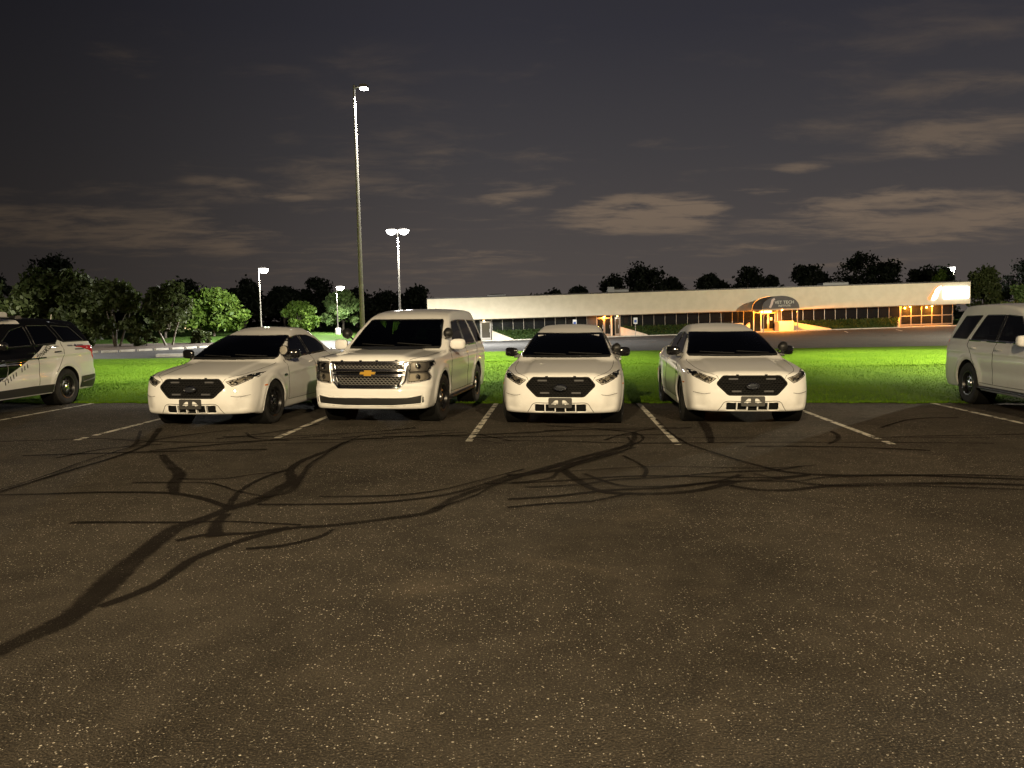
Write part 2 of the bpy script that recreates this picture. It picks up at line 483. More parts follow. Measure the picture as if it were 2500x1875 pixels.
class Shell:
    """projects flat outlines onto a vehicle surface"""
    def __init__(s, f, size):
        s.f = f; s.L, s.W, s.H = size
    def grad(s, P):
        e = 0.004; f = s.f
        x, y, z = P.T
        g = np.stack([f(x + e, y, z) - f(x - e, y, z), f(x, y + e, z) - f(x, y - e, z), f(x, y, z + e) - f(x, y, z - e)], 1)
        return g / (np.linalg.norm(g, axis=1)[:, None] + 1e-9)
    def project(s, uv, axis, off=0.0, n=260):
        uv = np.asarray(uv, float); m = len(uv)
        if axis in ('front', 'rear'):
            a, b = (-s.L / 2 - 0.15, 0.0) if axis == 'front' else (s.L / 2 + 0.15, 0.0)
            mk = lambda t: (uv[:, 0], t, uv[:, 1])
        elif axis in ('left', 'right'):
            sg = -1 if axis == 'left' else 1
            a, b = sg * (s.W / 2 + 0.15), 0.0
            mk = lambda t: (t, uv[:, 0], uv[:, 1])
        else:
            a, b = s.H + 0.15, 0.3
            mk = lambda t: (uv[:, 0], uv[:, 1], t)
        ts = np.linspace(a, b, n)
        lo = np.full(m, a); hi = np.full(m, b); done = np.zeros(m, bool); prev = np.full(m, a)
        for t in ts[1:]:
            v = s.f(*mk(np.full(m, t)))
            hit = (v < 0) & ~done
            lo[hit] = prev[hit]; hi[hit] = t; done |= hit
            prev[:] = t
            if done.all(): break
        for _ in range(18):
            mid = 0.5 * (lo + hi); v = s.f(*mk(mid)); ins = v < 0
            hi = np.where(ins, mid, hi); lo = np.where(ins, lo, mid)
        P = np.stack(mk(hi), 1)
        if off: P = P + s.grad(P) * off
        return P
    def patch(s, poly, axis, off=0.004, skirt=0.012, res=0.05):
        """plate covering an outline, lying off above the surface"""
        bm = bmesh.new()
        P = []
        m = len(poly)
        for i in range(m):
            a = np.array(poly[i]); b = np.array(poly[(i + 1) % m])
            k = max(1, int(np.linalg.norm(b - a) / res))
            for q in range(k): P.append(a + (b - a) * q / k)
        vs = [bm.verts.new((p[0], p[1], 0)) for p in P]
        bm.faces.new(vs)
        bmesh.ops.triangulate(bm, faces=bm.faces, ngon_method='BEAUTY')
        for _ in range(6):
            long_ = [e for e in bm.edges if e.calc_length() > res * 1.6 and not e.is_boundary]
            if not long_: break
            bmesh.ops.subdivide_edges(bm, edges=long_, cuts=1)
            bmesh.ops.triangulate(bm, faces=[f for f in bm.faces if len(f.verts) > 3])
            if len(bm.verts) > 4000: break
        bm.verts.ensure_lookup_table(); bm.verts.index_update()
        uv = np.array([(v.co.x, v.co.y) for v in bm.verts])
        bound = [e for e in bm.edges if e.is_boundary]
        base = s.project(uv, axis); g = s.grad(base)
        top = base + g * off
        mb = MB()
        vs = [tuple(p) for p in top]; fs = [tuple(v.index for v in f.verts) for f in bm.faces]
        if skirt:
            n0 = len(vs)
            vs += [tuple(p) for p in (base - g * skirt)]
            for e in bound:
                a, b = e.verts[0].index, e.verts[1].index
                fs.append((a, b, b + n0, a + n0))
        bm.free()
        mb.add(vs, fs)
        # drop loose verts
        used = sorted({i for f in mb.f for i in f}); mp = {o: n for n, o in enumerate(used)}
        mb.v = [mb.v[i] for i in used]; mb.f = [tuple(mp[i] for i in f) for f in mb.f]
        return mb
    def line(s, pts, axis, rad, off=0.0, closed=False, res=0.04, n=6):
        """bead along a path on the surface"""
        P = []
        if not closed and len(pts) > 2:      # smooth curve through the points
            q = np.array(pts, float); q = np.vstack([2 * q[0] - q[1], q, 2 * q[-1] - q[-2]]); out = []
            for i in range(1, len(q) - 2):
                for t in (0, .25, .5, .75):
                    out.append(.5 * (2 * q[i] + (q[i + 1] - q[i - 1]) * t + (2 * q[i - 1] - 5 * q[i] + 4 * q[i + 1] - q[i + 2]) * t * t + (3 * q[i] - q[i - 1] - 3 * q[i + 1] + q[i + 2]) * t**3))
            pts = out + [q[-2]]
        m = len(pts)
        for i in range(m if closed else m - 1):
            a = np.array(pts[i], float); b = np.array(pts[(i + 1) % m], float)
            k = max(1, int(np.linalg.norm(b - a) / res))
            for q in range(k): P.append(a + (b - a) * q / k)
        if not closed: P.append(np.array(pts[-1], float))
        Q = s.project(P, axis, off)
        return MB().tube([tuple(q) for q in Q], rad, n, closed)
    def place_flat(s, me, axis, org, ang, off):
        """wrap a flat mesh (xy plane) onto the surface"""
        n = len(me.vertices); co = np.empty(n * 3, np.float32); me.vertices.foreach_get('co', co); co = co.reshape(-1, 3)
        ca, sa = math.cos(ang), math.sin(ang)
        sx = -1 if axis == 'right' else 1
        u = co[:, 0] * ca - co[:, 1] * sa; v = co[:, 0] * sa + co[:, 1] * ca
        # seen from the left side (-x) of a vehicle the front (-y) is on the left: u runs along +y... mirrored for the right side
        uv = np.stack([org[0] + (-u if axis == 'left' else u) * 1.0, org[1] + v], 1)
        P = s.project(uv, axis, off)
        me.vertices.foreach_set('co', P.astype(np.float32).ravel()); me.update()
        return me

def text_mesh(name, body, size, spacing=1.0, bold=0.0):
    cu = bpy.data.curves.new(name, 'FONT'); cu.body = body; cu.size = size; cu.space_character = spacing
    cu.align_x = 'CENTER'; cu.align_y = 'CENTER'; cu.resolution_u = 2; cu.offset = bold
    o = bpy.data.objects.new(name, cu); COL.objects.link(o)
    bpy.context.view_layer.update()
    dg = bpy.context.evaluated_depsgraph_get()
    me = bpy.data.meshes.new_from_object(o.evaluated_get(dg))
    bpy.data.objects.remove(o); bpy.data.curves.remove(cu)
    me.name = name
    return me


def wheel(root, x, y, rad, width, rim_r, side, rim_mat, cap_mat, steer=0.0, slots=8):
    """tyre, dished steel rim with slots and a centre cap; side = +1 / -1 outward"""
    t = empty('wheel', (x, y, rad), steer, root)
    w = width / 2
    mb = MB()
    prof = [(rim_r - 0.01, -w * 0.75), (rim_r + 0.02, -w * 0.92), (rad - 0.06, -w), (rad - 0.025, -w * 0.96), (rad - 0.006, -w * 0.8),
            (rad, -w * 0.45), (rad, w * 0.45), (rad - 0.006, w * 0.8), (rad - 0.025, w * 0.96), (rad - 0.06, w), (rim_r + 0.02, w * 0.92), (rim_r - 0.01, w * 0.75)]
    mb.lathe(prof, 48)
    # tread blocks: shallow cross bars
    for k in range(48):
        a = 2 * math.pi * (k + 0.5) / 48
        for s0, s1 in ((-0.80, -0.30), (-0.18, 0.18), (0.30, 0.80)):
            ca, sa = math.cos(a), math.sin(a); da = 0.038
            r0, r1 = rad - 0.006, rad + 0.0015
            vs = []
            for rr in (r0, r1):
                for dd in (-da, da):
                    for xx in (s0 * w, s1 * w):
                        vs.append((xx, rr * math.cos(a + dd), rr * math.sin(a + dd)))
            mb.add(vs, [(4, 5, 7, 6), (0, 1, 5, 4), (2, 6, 7, 3), (0, 4, 6, 2), (1, 3, 7, 5)])
    mb.build('tyre', M['tyre'], t, 50)
    o = side * w
    rm = MB()
    rm.lathe([(rim_r + 0.012, o * 0.86), (rim_r + 0.008, o * 0.95), (rim_r - 0.012, o * 0.93), (rim_r - 0.03, o * 0.62), (rim_r - 0.05, o * 0.55),
              (rim_r * 0.68, o * 0.66), (rim_r * 0.5, o * 0.72), (rim_r * 0.40, o * 0.60), (0.01, o * 0.60)], 40)
    rim = rm.build('rim', rim_mat, t, 40)
    for k in range(slots):
        a = 2 * math.pi * k / slots
        q = MB(); r0, r1, da = rim_r * 0.60, rim_r * 0.80, 0.16
        pts = []
        for (rr, aa) in ((r0, -da * 0.7), (r0, da * 0.7), (r1, da), (r1, -da)):
            pts.append((rr * math.cos(a + aa), rr * math.sin(a + aa)))
        q.prism(pts, 'x', o * 0.62, o * 0.71)
        q.build('slot', M['well'], rim)
    MB().lathe([(0.001, o * 0.80), (0.035, o * 0.79), (0.055, o * 0.74), (0.062, o * 0.58)], 20).build('hub_cap', cap_mat, t, 40)
    for k in range(6):
        lug = MB()
        a = 2 * math.pi * (k + 0.5) / 6
        lug.lathe([(0.001, o * 0.70), (0.012, o * 0.69), (0.013, o * 0.55)], 8, 'x', (0, 0.085 * math.cos(a), 0.085 * math.sin(a)))
        lug.build('lug_nut', M['chrome'], t)
    return t


def arch_cut(x, y, z, ya, za, r, inner):
    cyl = np.sqrt((y - ya)**2 + (z - za)**2) - r
    return np.maximum(cyl, inner - np.abs(x))


def spotlight(root, p, aim, r=0.085, face='chrome'):
    """pillar spotlight: bowl, lens, arm through the pillar"""
    e = empty('spotlight', p, 0, root)
    e.rotation_mode = 'QUATERNION'
    e.rotation_quaternion = Vector(aim).to_track_quat('Z', 'Y')
    MB().lathe([(0.002, -0.10), (0.035, -0.095), (0.062, -0.07), (r, -0.01), (r, 0.012), (r - 0.008, 0.014)], 24, 'z').build('bowl', M['black_trim'], e, 40)
    MB().lathe([(r - 0.006, 0.010), (r * 0.6, 0.018), (0.001, 0.022)], 24, 'z').build('lens', M['headlamp_bowl'], e, 60)
    return e


def hexmesh(shell, poly, axis_depth, cell, t, name, mat, parent, deep, squash=1.0):
    """honeycomb bars filling an outline on the front, set back by deep"""
    xs = [p[0] for p in poly]; zs = [p[1] for p in poly]
    P = np.array(poly)
    segs = []
    dx = cell * math.sqrt(3); dz = cell * 1.5
    j = 0; zc = min(zs) - dz
    while zc < max(zs) + dz:
        xc = min(xs) - dx + (dx / 2 if j % 2 else 0)
        while xc < max(xs) + dx:
            h = [(xc + cell * math.sin(R(60 * k)), zc + cell * squash * math.cos(R(60 * k))) for k in range(3 + 1)]
            for k in range(3): segs.append((h[k], h[k + 1]))
            xc += dx
        zc += dz * squash; j += 1
    A = np.array([s[0] for s in segs]); B = np.array([s[1] for s in segs]); C = (A + B) / 2
    ok = (poly_sd(A[:, 0], A[:, 1], P) < 0.004) & (poly_sd(B[:, 0], B[:, 1], P) < 0.004)
    A, B = A[ok], B[ok]
    PA = shell.project(A, 'front'); PB = shell.project(B, 'front')
    mb = MB()
    for a, b in zip(PA, PB):
        a = a + np.array([0, deep, 0]); b = b + np.array([0, deep, 0])
        d = b - a; L = math.hypot(d[0], d[2]); n = np.array([-d[2], 0, d[0]]) / L * t
        vs = [a - n, b - n, b + n, a + n]
        back = [v + np.array([0, 0.02, 0]) for v in vs]
        mb.add(vs + back, [(0, 1, 2, 3), (0, 4, 5, 1), (2, 6, 7, 3)])
    return mb.build(name, mat, parent)

def shift_mb(mb, d):
    mb.v = [(v[0] + d[0], v[1] + d[1], v[2] + d[2]) for v in mb.v]
    return mb

def seat(root, x, y, z, w=0.5, back=0.62, tilt=18, head=True, rows=1):
    s = empty('seat', (x, y, z), 0, root)
    MB().prism([(-0.25, 0.0), (0.25, -0.03), (0.26, 0.10), (-0.24, 0.14)], 'x', -w / 2, w / 2).build('cushion', M['seat'], s, None, None, 0.03)
    c, sn = math.cos(R(tilt)), math.sin(R(tilt))
    def rot(u, v): return (0.20 + u * c + v * sn, 0.06 - u * sn + v * c)
    MB().prism([rot(-0.07, 0), rot(0.07, 0), rot(0.05, back), rot(-0.04, back)], 'x', -w / 2, w / 2).build('backrest', M['seat'], s, None, None, 0.03)
    if head:
        for q in range(rows):
            xo = (q - (rows - 1) / 2) * 0.45
            MB().prism([rot(-0.03, back + 0.03), rot(0.06, back + 0.03), rot(0.05, back + 0.20), rot(-0.02, back + 0.20)], 'x', xo - 0.12, xo + 0.12).build('headrest', M['seat'], s, None, None, 0.025)
    return s

def interior(root, cowl_y, cowl_z, hw, seat_z, rear_y, wheel_z):
    MB().prism([(cowl_y - 0.1, cowl_z - 0.45), (cowl_y - 0.1, cowl_z - 0.03), (cowl_y + 0.15, cowl_z + 0.0), (cowl_y + 0.42, cowl_z - 0.02), (cowl_y + 0.50, cowl_z - 0.15), (cowl_y + 0.45, cowl_z - 0.45)],
               'x', -hw, hw).build('dashboard', M['dash'], root, None, None, 0.03)
    fy = cowl_y + 1.05
    seat(root, 0.38, fy, seat_z); seat(root, -0.38, fy, seat_z)
    seat(root, 0, rear_y, seat_z + 0.02, 1.3, 0.60, 22, True, 3)
    # steering wheel on the driver's (left) side; the vehicle faces -y so its left is +x
    sw = MB(); pts = []
    for k in range(28):
        a = 2 * math.pi * k / 28
        pts.append((0.38 + 0.185 * math.cos(a), cowl_y + 0.62 + 0.185 * math.sin(a) * -0.42, wheel_z + 0.185 * math.sin(a) * 0.9))
    sw.tube(pts, 0.016, 8, True)
    sw.tube([(0.20, cowl_y + 0.62, wheel_z), (0.56, cowl_y + 0.62, wheel_z)], 0.016, 6)
    sw.tube([(0.38, cowl_y + 0.62, wheel_z), (0.38, cowl_y + 0.42, wheel_z - 0.08)], 0.03, 8)
    sw.build('steering_wheel', M['dash'], root, 60)
    MB().prism([(cowl_y + 0.70, cowl_z + 0.31), (cowl_y + 0.72, cowl_z + 0.31), (cowl_y + 0.72, cowl_z + 0.37), (cowl_y + 0.70, cowl_z + 0.37)], 'x', -0.12, 0.12).build('rear_view_mirror', M['black_trim'], root)


def side_patch(sh, root, name, poly, mat, off=0.004, gasket=True, skirt=0.0, mats2=None):
    """the same outline on both flanks"""
    out = []
    for ax in ('left', 'right'):
        o = sh.patch(poly, ax, off, skirt).build(name, mat, root, 60)
        if gasket:
            sh.line(poly, ax, 0.009, off - 0.002, True).build('gasket', M['black_trim'], o, 60)
        out.append(o)
    return out

def side_line(sh, root, name, pts, mat, rad=0.004, off=0.0):
    for ax in ('left', 'right'):
        sh.line(pts, ax, rad, off).build(name, mat, root)

def mirror(root, base, size, mat, side):
    """door mirror: rounded housing, foot and glass; base on the door, side = +1 / -1"""
    e = empty('side_mirror', base, 0, root)
    w, d, h = size
    mb = MB()
    # housing as stacked rounded outlines along x
    n = 14; secs = [(0.0, 0.55), (0.10, 0.82), (0.3, 0.97), (0.6, 1.0), (0.85, 0.92), (0.96, 0.72), (1.0, 0.35)]
    vs = []
    for (tx, sc_) in secs:
        for k in range(n):
            a = 2 * math.pi * k / n
            cx, sx = math.cos(a), math.sin(a)
            ex = math.copysign(abs(cx)**0.6, cx) * d / 2 * sc_
            ez = math.copysign(abs(sx)**0.6, sx) * h / 2 * sc_
            vs.append((side * (0.04 + tx * w), ex + 0.06 * tx - 0.02, ez + 0.10))
    fs = []
    for i in range(len(secs) - 1):
        for k in range(n):
            k2 = (k + 1) % n
            fs.append((i * n + k, i * n + k2, (i + 1) * n + k2, (i + 1) * n + k))
    fs.append(tuple(range(n))); fs.append(tuple(range((len(secs) - 1) * n, len(secs) * n)))
    mb.add(vs, fs)
    mb.build('housing', mat, e, 50)
    MB().prism([(-0.05, 0.0), (0.06, 0.0), (0.04, 0.07), (-0.03, 0.07)], 'x', side * -0.05, side * 0.10).build('mirror_foot', M['black_trim'], e, None, None, 0.01)
    return e


# ------------------------------------------------------------------ terrain
def ss(v, a, b):
    t = min(1.0, max(0.0, (v - a) / (b - a))); return t * t * (3 - 2 * t)

def base_line(x):
    """ground level along the office front: it climbs to the right"""
    return -.685 + .0234 * (min(60.0, max(-14.0, x)) + 8.82)

def hz(x, y):
    right = base_line(x) * ss(y, 40, 78)
    left = .55 * ss(y, 50, 82)
    k = ss(x, -20, -11)
    return left * (1 - k) + right * k

def kerb_y(x): return 15.55 - .077 * x          # end of the near asphalt
def far_y(x): return 39.3 + .165 * x            # end of the lawn strip

def asphalt(name, c1, c2, speck, stones=0.0):
    m = pmat(name, c1, .92, 0, .12); t = NT(m.node_tree); b = t.n['Principled BSDF']
    tc = t.new('ShaderNodeTexCoord').outputs['Object']
    big = t.smooth(t.noise(tc, .55, 5, .62, .4), .35, .68)
    mid = t.smooth(t.noise(tc, 3.2, 4, .6), .35, .7)
    col = t.mix(t.math('MULTIPLY_ADD', mid, .45, t.math('MULTIPLY', big, .55)), (*c1, 1), (*c2, 1))
    # coarse grain of the aggregate
    gr = t.noise(tc, 95, 2, .6)
    col = t.mix(t.smooth(gr, .48, .72), col, (c2[0] * 1.7, c2[1] * 1.65, c2[2] * 1.55, 1))
    gd = t.noise(tc, 60, 2, .6)
    col = t.mix(t.smooth(gd, .42, .25), col, (c1[0] * .5, c1[1] * .5, c1[2] * .5, 1))
    # oil and damp stains, dusty pale areas
    st = t.smooth(t.noise(t.mapping(tc, loc=(4, 9, 0)), .34, 6, .68, .8), .52, .74)
    col = t.mix(t.math('MULTIPLY', st, .62), col, (c1[0] * .38, c1[1] * .36, c1[2] * .34, 1))
    du = t.smooth(t.noise(t.mapping(tc, loc=(21, 3, 0)), .8, 6, .7, .5), .55, .80)
    col = t.mix(t.math('MULTIPLY', du, .55), col, (c2[0] * 1.75, c2[1] * 1.65, c2[2] * 1.5, 1))
    # pale stones worn bare, denser in some places
    dens = t.smooth(t.noise(t.mapping(tc, loc=(2, 7, 0)), .5, 4, .6), .30, .62, .30, 1.0)
    for sc_, th, key, cut_ in ((52, .30, 3.0, .66), (92, .36, 7.0, .56), (27, .20, 11.0, .90)):
        vo = t.new('ShaderNodeTexVoronoi'); vo.inputs['Scale'].default_value = sc_; vo.inputs['Randomness'].default_value = 1
        t.l.new(t.mapping(tc, loc=(key, key * 2, 0)), vo.inputs['Vector'])
        sp = t.new('ShaderNodeSeparateColor'); t.l.new(vo.outputs['Color'], sp.inputs[0])
        pick = t.math('GREATER_THAN', sp.outputs[0], cut_)
        size = t.math('MULTIPLY', sp.outputs[1], th)
        dot = t.math('LESS_THAN', vo.outputs['Distance'], size)
        mk = t.math('MULTIPLY', t.math('MULTIPLY', pick, dot), t.math('MULTIPLY', dens, t.math('MULTIPLY_ADD', sp.outputs[2], .85, .10)))
        col = t.mix(mk, col, (*speck, 1))
    t.l.new(col, b.inputs['Base Color'])
    bp = t.new('ShaderNodeBump'); bp.inputs['Strength'].default_value = .9; bp.inputs['Distance'].default_value = .010
    t.l.new(t.math('ADD', gr, t.math('MULTIPLY', gd, .8)), bp.inputs['Height']); t.l.new(bp.outputs[0], b.inputs['Normal'])
    return m
M['asphalt'] = asphalt('worn_asphalt', (.030, .026, .021), (.072, .062, .049), (.74, .68, .57))
M['far_asphalt'] = asphalt('sealed_asphalt', (.055, .055, .056), (.078, .078, .078), (.15, .15, .15))
M['concrete'] = varied('pale_concrete', (.36, .34, .29), (.46, .44, .38), 6, .85, .2, 60)
M['mulch'] = varied('bark_mulch', (.035, .022, .014), (.062, .042, .028), 8, .95, .6, 25)

def grass_mat(name, c1, c2, c3):
    m = pmat(name, c1, .95, 0, .04); t = NT(m.node_tree); b = t.n['Principled BSDF']
    tc = t.new('ShaderNodeTexCoord').outputs['Object']
    f = t.smooth(t.noise(tc, .45, 5, .65), .35, .68)
    col = t.mix(f, (*c1, 1), (*c2, 1))
    col = t.mix(t.math('MULTIPLY', t.smooth(t.noise(tc, 14, 3, .7), .45, .75), .8), col, (*c3, 1))
    t.l.new(col, b.inputs['Base Color'])
    bp = t.new('ShaderNodeBump'); bp.inputs['Strength'].default_value = .9; bp.inputs['Distance'].default_value = .05
    t.l.new(t.noise(tc, 22, 4, .75), bp.inputs['Height']); t.l.new(bp.outputs[0], b.inputs['Normal'])
    return m
M['lawn'] = grass_mat('mown_lawn', (.066, .132, .006), (.092, .170, .008), (.036, .080, .005))
M['berm'] = grass_mat('ground_cover', (.030, .062, .016), (.046, .085, .020), (.016, .034, .010))
M['field'] = grass_mat('far_grass', (.040, .080, .016), (.056, .100, .018), (.022, .044, .010))

def sheet(name, xs, yfun, zfun, mat, skirt=0.0):
    """grid sheet: columns xs, rows given by yfun(x) -> list of y"""
    mb = MB(); rows = [yfun(x) for x in xs]; n = len(rows[0])
    vs = [(x, y, zfun(x, y)) for x, r in zip(xs, rows) for y in r]
    fs = []
    for i in range(len(xs) - 1):
        for j in range(n - 1):
            a = i * n + j; fs.append((a, a + n, a + n + 1, a + 1))
    mb.add(vs, fs)
    o = mb.build(name, mat, None, 179, fix=False)
    o['kind'] = 'structure'
    return o

def lin(a, b, n): return [a + (b - a) * i / (n - 1) for i in range(n)]

# far land: one sheet to the horizon
xs = [-900, -500, -300, -180, -120, -90] + lin(-70, 90, 41) + [120, 180, 300, 500, 900]
ys = [-300, -120, -60] + lin(-40, 16, 8) + lin(18, 130, 48) + [160, 220, 350, 600, 1100]
def land_z(x, y):
    z = hz(x, y) - .06
    if y > 95: z += .004 * (y - 95) * (1 - ss(y, 300, 900))
    return z
sheet('ground', xs, lambda x: ys, land_z, M['field'])
# near parking lot
lot = sheet('parking_lot', lin(-45, 45, 31), lambda x: lin(-34, kerb_y(x), 26), lambda x, y: 0.0, M['asphalt'])
# lawn strip with low swells
rng = random.Random(5)
def lawn_z(x, y):
    a, b = kerb_y(x), far_y(x)
    t = (y - a) / (b - a)
    e = min(1.0, min(t, 1 - t) * 9)
    return .03 + e * (.07 + .05 * math.sin(.55 * y + .12 * x) + .03 * math.sin(.31 * x + 1.3) + .02 * math.sin(1.4 * y - .5 * x)) - .02 * (1 - e)
def edge_y(x): return kerb_y(x) - .05 + .05 * math.sin(2.1 * x) + .04 * math.sin(5.3 * x + 1) + .03 * math.sin(11.7 * x + 2) + .015 * math.sin(29 * x)
sheet('lawn', lin(-45, 45, 601), lambda x: [edge_y(x)] + lin(kerb_y(x) + .2, far_y(x), 36), lambda x, y: max(.010, lawn_z(x, y)) if y > kerb_y(x) + .1 else .008, M['lawn'])
# far parking lot in front of the office
sheet('far_parking_lot', [-23.6, -20, -16, -12, -8] + lin(-6, 75, 28), lambda x: lin(far_y(x) + .02, 80.9 if x > -12 else (52 + (x + 23.6) * 2.4), 30),
      lambda x, y: hz(x, y) + .004, M['far_asphalt'])
sheet('side_drive', [-75, -60, -45, -35, -28, -23.62], lambda x: lin(far_y(x) + .02, 46.5 + (x + 23.6) * .02, 8), lambda x, y: hz(x, y) + .004, M['far_asphalt'])

# worn paint lines
def worn_paint(name, col, wear):
    m = bpy.data.materials.new(name); m.use_nodes = True
    t = NT(m.node_tree); b = t.n['Principled BSDF']; out = t.n['Material Output']
    b.inputs['Base Color'].default_value = (*col, 1); b.inputs['Roughness'].default_value = .7
    tc = t.new('ShaderNodeTexCoord').outputs['Object']
    f = t.smooth(t.math('MULTIPLY_ADD', t.noise(tc, 30, 3, .7), .35, t.noise(tc, 5, 5, .7)), wear, wear + .16)
    tr = t.new('ShaderNodeBsdfTransparent'); mx = t.new('ShaderNodeMixShader')
    t.l.new(f, mx.inputs[0]); t.l.new(b.outputs[0], mx.inputs[1]); t.l.new(tr.outputs[0], mx.inputs[2]); t.l.new(mx.outputs[0], out.inputs[0])
    return m
M['line_paint'] = worn_paint('worn_white_paint', (.60, .57, .48), .645)
M['line_paint_far'] = worn_paint('white_paint', (.62, .62, .58), .80)

def ground_line(name, a, b, w, mat, parent, z=.004, zf=None):
    a = Vector(a); b = Vector(b); d = (b - a).normalized(); n = Vector((-d.y, d.x)) * w / 2
    k = max(2, int((b - a).length / 1.0)); vs = []; fs = []
    for i in range(k + 1):
        p = a + (b - a) * i / k
        for s in (-1, 1):
            q = p + n * s; vs.append((q.x, q.y, (zf(q.x, q.y) if zf else 0) + z))
    for i in range(k): fs.append((2 * i, 2 * i + 1, 2 * i + 3, 2 * i + 2))
    return MB().add(vs, fs).build(name, mat, parent, fix=False)
PH = R(3.4)
for i, (x0, y0, gap) in enumerate(((-9.15, 11.3, 0), (-6.33, 11.05, 1), (-3.43, 11.08, 0), (-.61, 10.62, 0), (2.23, 10.39, 0), (5.03, 10.07, 1), (7.86, 9.8, 0), (10.7, 9.6, 0))):
    d = Vector((math.sin(PH), math.cos(PH)))
    a = Vector((x0, y0)); e = a + d * (kerb_y(x0) - y0 + .02)
    if gap:
        ground_line('stall_line', a, a + d * .26, .095, M['line_paint'], lot)
        a = a + d * .45
    ground_line('stall_line', a, e, .095, M['line_paint'], lot)
    if i in (2, 4):
        ground_line('stall_line', Vector((x0, y0)) - d * .22, Vector((x0, y0)) - d * .16, .10, M['line_paint'], lot)

# bitumen crack seals and tyre scuffs on the near asphalt
def seal_mat():
    m = bpy.data.materials.new('bitumen_seal'); m.use_nodes = True
    t = NT(m.node_tree); b = t.n['Principled BSDF']; out = t.n['Material Output']
    b.inputs['Base Color'].default_value = (.0155, .0125, .0105, 1); b.inputs['Roughness'].default_value = .95; b.inputs['Specular IOR Level'].default_value = .08
    tc = t.new('ShaderNodeTexCoord'); uv = t.new('ShaderNodeSeparateXYZ'); t.l.new(tc.outputs['UV'], uv.inputs[0])
    ob = tc.outputs['Object']
    edge = t.math('ABSOLUTE', t.math('MULTIPLY_ADD', uv.outputs[0], 2.0, -1.0))
    n = t.noise(ob, 7, 5, .7); n2 = t.noise(ob, 60, 2, .7)
    v = t.math('ADD', edge, t.math('MULTIPLY_ADD', n, .7, t.math('MULTIPLY', n2, .35)))
    f = t.math('SUBTRACT', 1.0, t.smooth(v, .92, 1.28))
    f = t.math('MULTIPLY', f, t.smooth(t.noise(ob, 1.1, 3, .6), .25, .62, .45, .86))
    tr = t.new('ShaderNodeBsdfTransparent'); mx = t.new('ShaderNodeMixShader')
    t.l.new(f, mx.inputs[0]); t.l.new(tr.outputs[0], mx.inputs[1]); t.l.new(b.outputs[0], mx.inputs[2]); t.l.new(mx.outputs[0], out.inputs[0])
    return m
M['seal'] = seal_mat()
